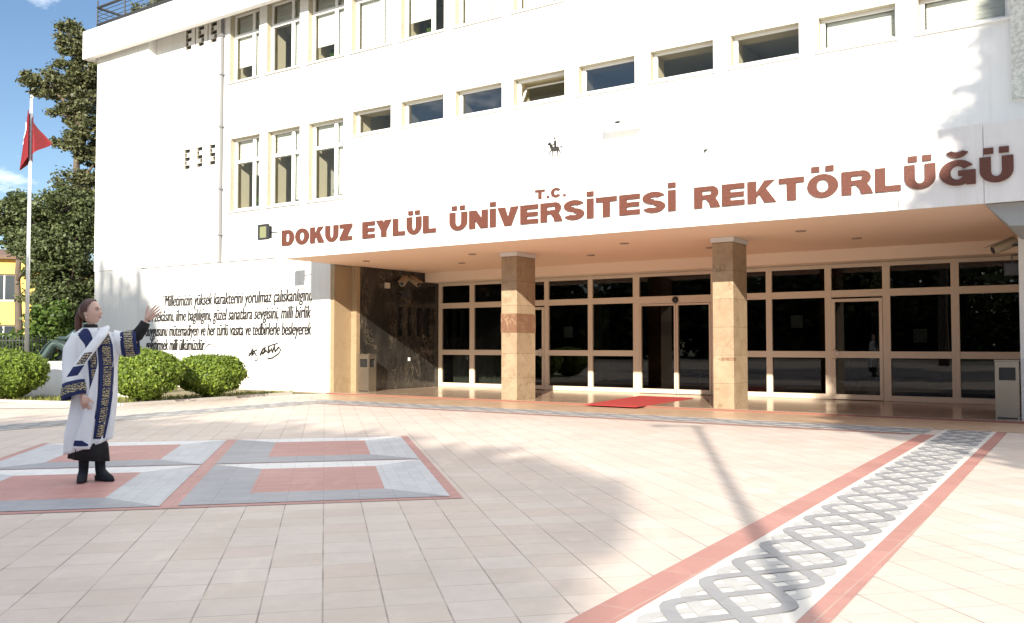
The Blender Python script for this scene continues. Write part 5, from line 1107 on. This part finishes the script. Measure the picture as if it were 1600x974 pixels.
# sleeves
def ell(c, ax, r1, r2, n=24, tilt=0., ref=(0,-1,0)):
    c = Vector(c); a = Vector(ax).normalized(); s = Vector(ref) - a*a.dot(Vector(ref)); s.normalize(); t = a.cross(s)
    return [tuple(c + s*(r2*math.cos(2*math.pi*i/n)) + t*(r1*math.sin(2*math.pi*i/n)*(1+.0*i)) + a*(tilt*math.sin(2*math.pi*i/n))) for i in range(n)]
def sleeve(keys, n=24):
    R_ = []
    for k_ in keys: R_.append(ell(*k_, n=n))
    return R_
def lerp_ring(a, b_, t): return [tuple(Vector(p).lerp(Vector(q_), t)) for p, q_ in zip(a, b_)]
def do_sleeve(keys, cuff_ring0, cuff_ring1):
    mb = MB(); rr = [ell(*k_) for k_ in keys]; rings = []
    for a, b_ in zip(rr[:-1], rr[1:]): rings += [lerp_ring(a, b_, i/5) for i in range(5)]
    rings.append(rr[-1])
    for i, r in enumerate(rings):
        c = sum((Vector(p) for p in r), Vector())/len(r)
        rings[i] = [tuple(c+(Vector(p)-c)*(1+.05*min(1, i/8)*math.sin(j*2*math.pi/24*4+i*.35))) for j, p in enumerate(r)]
    mb.loft(rings, cap=False); o = mb.build('sleeve', M['gown'], wm, smooth=True); s_ = o.modifiers.new('thick', 'SOLIDIFY'); s_.thickness = .005
    a, b_ = ell(*cuff_ring0), ell(*cuff_ring1)
    mb = MB(); mb.loft([lerp_ring(a, b_, i/6) for i in range(7)], cap=False); c = mb.build('cuff', M['navy'], o, smooth=True); s_ = c.modifiers.new('thick', 'SOLIDIFY'); s_.thickness = .006
    ca = sum((Vector(p) for p in a), Vector())/24
    mb = MB(); g0, g1 = lerp_ring(a, b_, .24), lerp_ring(a, b_, .78); cc = (sum((Vector(p) for p in g0), Vector())+sum((Vector(p) for p in g1), Vector()))/48
    ex = lambda r: [tuple(cc+(Vector(p)-cc)*1.0+ (Vector(p)-sum((Vector(q_) for q_ in r), Vector())/24).normalized()*.007) for p in r]
    mb.loft([ex(lerp_ring(g0, g1, i/4)) for i in range(5)], cap=False); e = mb.build('embroidery', M['gold'], o, smooth=True)
    return o
do_sleeve([((-.155,.02,1.375),(-.6,0,-.8),.075,.085),((-.205,.01,1.25),(-.2,-.05,-1),.085,.09),((-.215,-.01,1.10),(-.02,-.1,-1),.085,.10),((-.195,-.06,.96),(.1,-.15,-1),.100,.10),((-.188,-.066,.94),(.14,-.2,-1),.104,.102)],
          ((-.190,-.066,.945),(.22,-.2,-1),.106,.108,24,.0), ((-.186,-.096,.805),(.26,-.2,-1),.118,.118,24,.0))
do_sleeve([((.135,.02,1.355),(1,-.1,-.2),.085,.085),((.19,.0,1.32),(1,-.2,-.12),.105,.085),((.225,-.01,1.305),(1,-.2,-.05),.118,.085)],
          ((.220,-.01,1.300),(1,-.2,.12),.122,.088), ((.362,-.04,1.320),(1,-.2,.12),.120,.092))
# black blouse sleeve and collar, black dress, boots
mb = MB(); mb.loft([ell((.27,-.02,1.33),(1,0,.3),.06,.05), ell((.35,-.04,1.385),(.6,-.1,.8),.060,.05), ell((.40,-.052,1.46),(.5,-.1,.87),.052,.045), ell((.427,-.06,1.515),(.45,-.1,.87),.047,.04)]); mb.build('blouse_sleeve', M['blackcloth'], wm, smooth=True)
mb = MB(); mb.loft([[(c_+r*math.cos(2*math.pi*i/24), .012+r*math.sin(2*math.pi*i/24)*.95, z) for i in range(24)] for c_, z, r in ((-.05,1.40,.085),(-.053,1.44,.075),(-.058,1.475,.062),(-.060,1.492,.060))], cap=False); mb.build('turtleneck', M['blackcloth'], wm, smooth=True)
mb = MB(); mb.loft([[(c_+.026*0+r*(1+.05*math.sin(7*t_))*math.sin(t_), .0+r*.85*(1+.05*math.sin(7*t_))*-math.cos(t_), z-.02*math.sin(t_)) for t_ in [2*math.pi*i/60 for i in range(60)]] for c_, z, r in ((-.03,.95,.085),(-.04,.62,.10),(-.045,.42,.125),(-.048,.36,.160),(-.048,.205,.176))], cap=False)
dr = mb.build('dress', M['blackcloth'], wm, smooth=True); s_ = dr.modifiers.new('thick', 'SOLIDIFY'); s_.thickness = .006
def boot(x, y, yaw):
    c, s = math.cos(yaw), math.sin(yaw); T_ = lambda f, d, z: (x+f*c-d*s, y+f*s+d*c, z)
    mb = MB(); ring_ = lambda f, z, rf, rd, n=16: [T_(f+rf*math.cos(2*math.pi*i/n), rd*math.sin(2*math.pi*i/n), z) for i in range(n)]
    mb.loft([ring_(-.01,.42,.058,.055), ring_(-.01,.28,.055,.052), ring_(-.005,.16,.047,.045), ring_(.0,.11,.052,.043), ring_(.02,.085,.075,.043), ring_(.055,.055,.105,.043), ring_(.065,.025,.115,.042), ring_(.066,.008,.112,.040)])
    o = mb.build('boot', M['boot'], wm, smooth=True)
    mb = MB(); mb.loft([ring_(-.035,.05,.030,.030,12), ring_(-.035,.0,.025,.026,12)]); mb.build('heel', M['boot'], o)
boot(-.098, -.02, R(-100)); boot(.048, -.03, R(-50))
# stole across the chest, its end blowing to the left
path = [(.045,.03,1.462),(.055,-.075,1.445),(.03,-.150,1.375),(-.03,-.175,1.285),(-.09,-.195,1.195),(-.15,-.215,1.10),(-.205,-.225,1.005)]
def srow(i, t):
    p = Vector(path[i]).lerp(Vector(path[min(i+1, len(path)-1)]), t)
    a, b_ = Vector(path[max(i-1, 0)]), Vector(path[min(i+2, len(path)-1)]); d = (b_-a).normalized(); w_ = d.cross(Vector((0,-1,0)))
    w_ = w_.normalized() if w_.length > .3 else Vector((.8,0,.5)); w_ = Vector((abs(w_.x), w_.y*.5, abs(w_.z)*(1 if w_.x*w_.z > 0 else -1))) if w_.x < 0 else w_
    w_ = w_.lerp(Vector((.80,0,.58)), .6).normalized(); hw = .054 if i < 5 else .048
    return [tuple(p + w_*(hw*k_/3) + Vector((0,-.008*math.cos(k_*.8)+.004*math.sin(k_*2.+i),0))) for k_ in range(-3, 4)]
mb = MB(); rows = [srow(i, t/6) for i in range(6) for t in range(6)] + [srow(5, 1)]; mb.grid(rows); so = mb.build('stole', M['gown'], wm, smooth=True); s_ = so.modifiers.new('thick', 'SOLIDIFY'); s_.thickness = .006
fwd = lambda rows_: [[(x, y-.011, z) for x, y, z in r] for r in rows_]
mb = MB(); mb.grid(fwd(rows[30:])); tp = mb.build('stole_tip', M['navy'], so, smooth=True)
mb = MB(); mb.grid(fwd([r[1:-1] for r in rows[22:30]])); mb.build('embroidery', M['gold'], so, smooth=True)
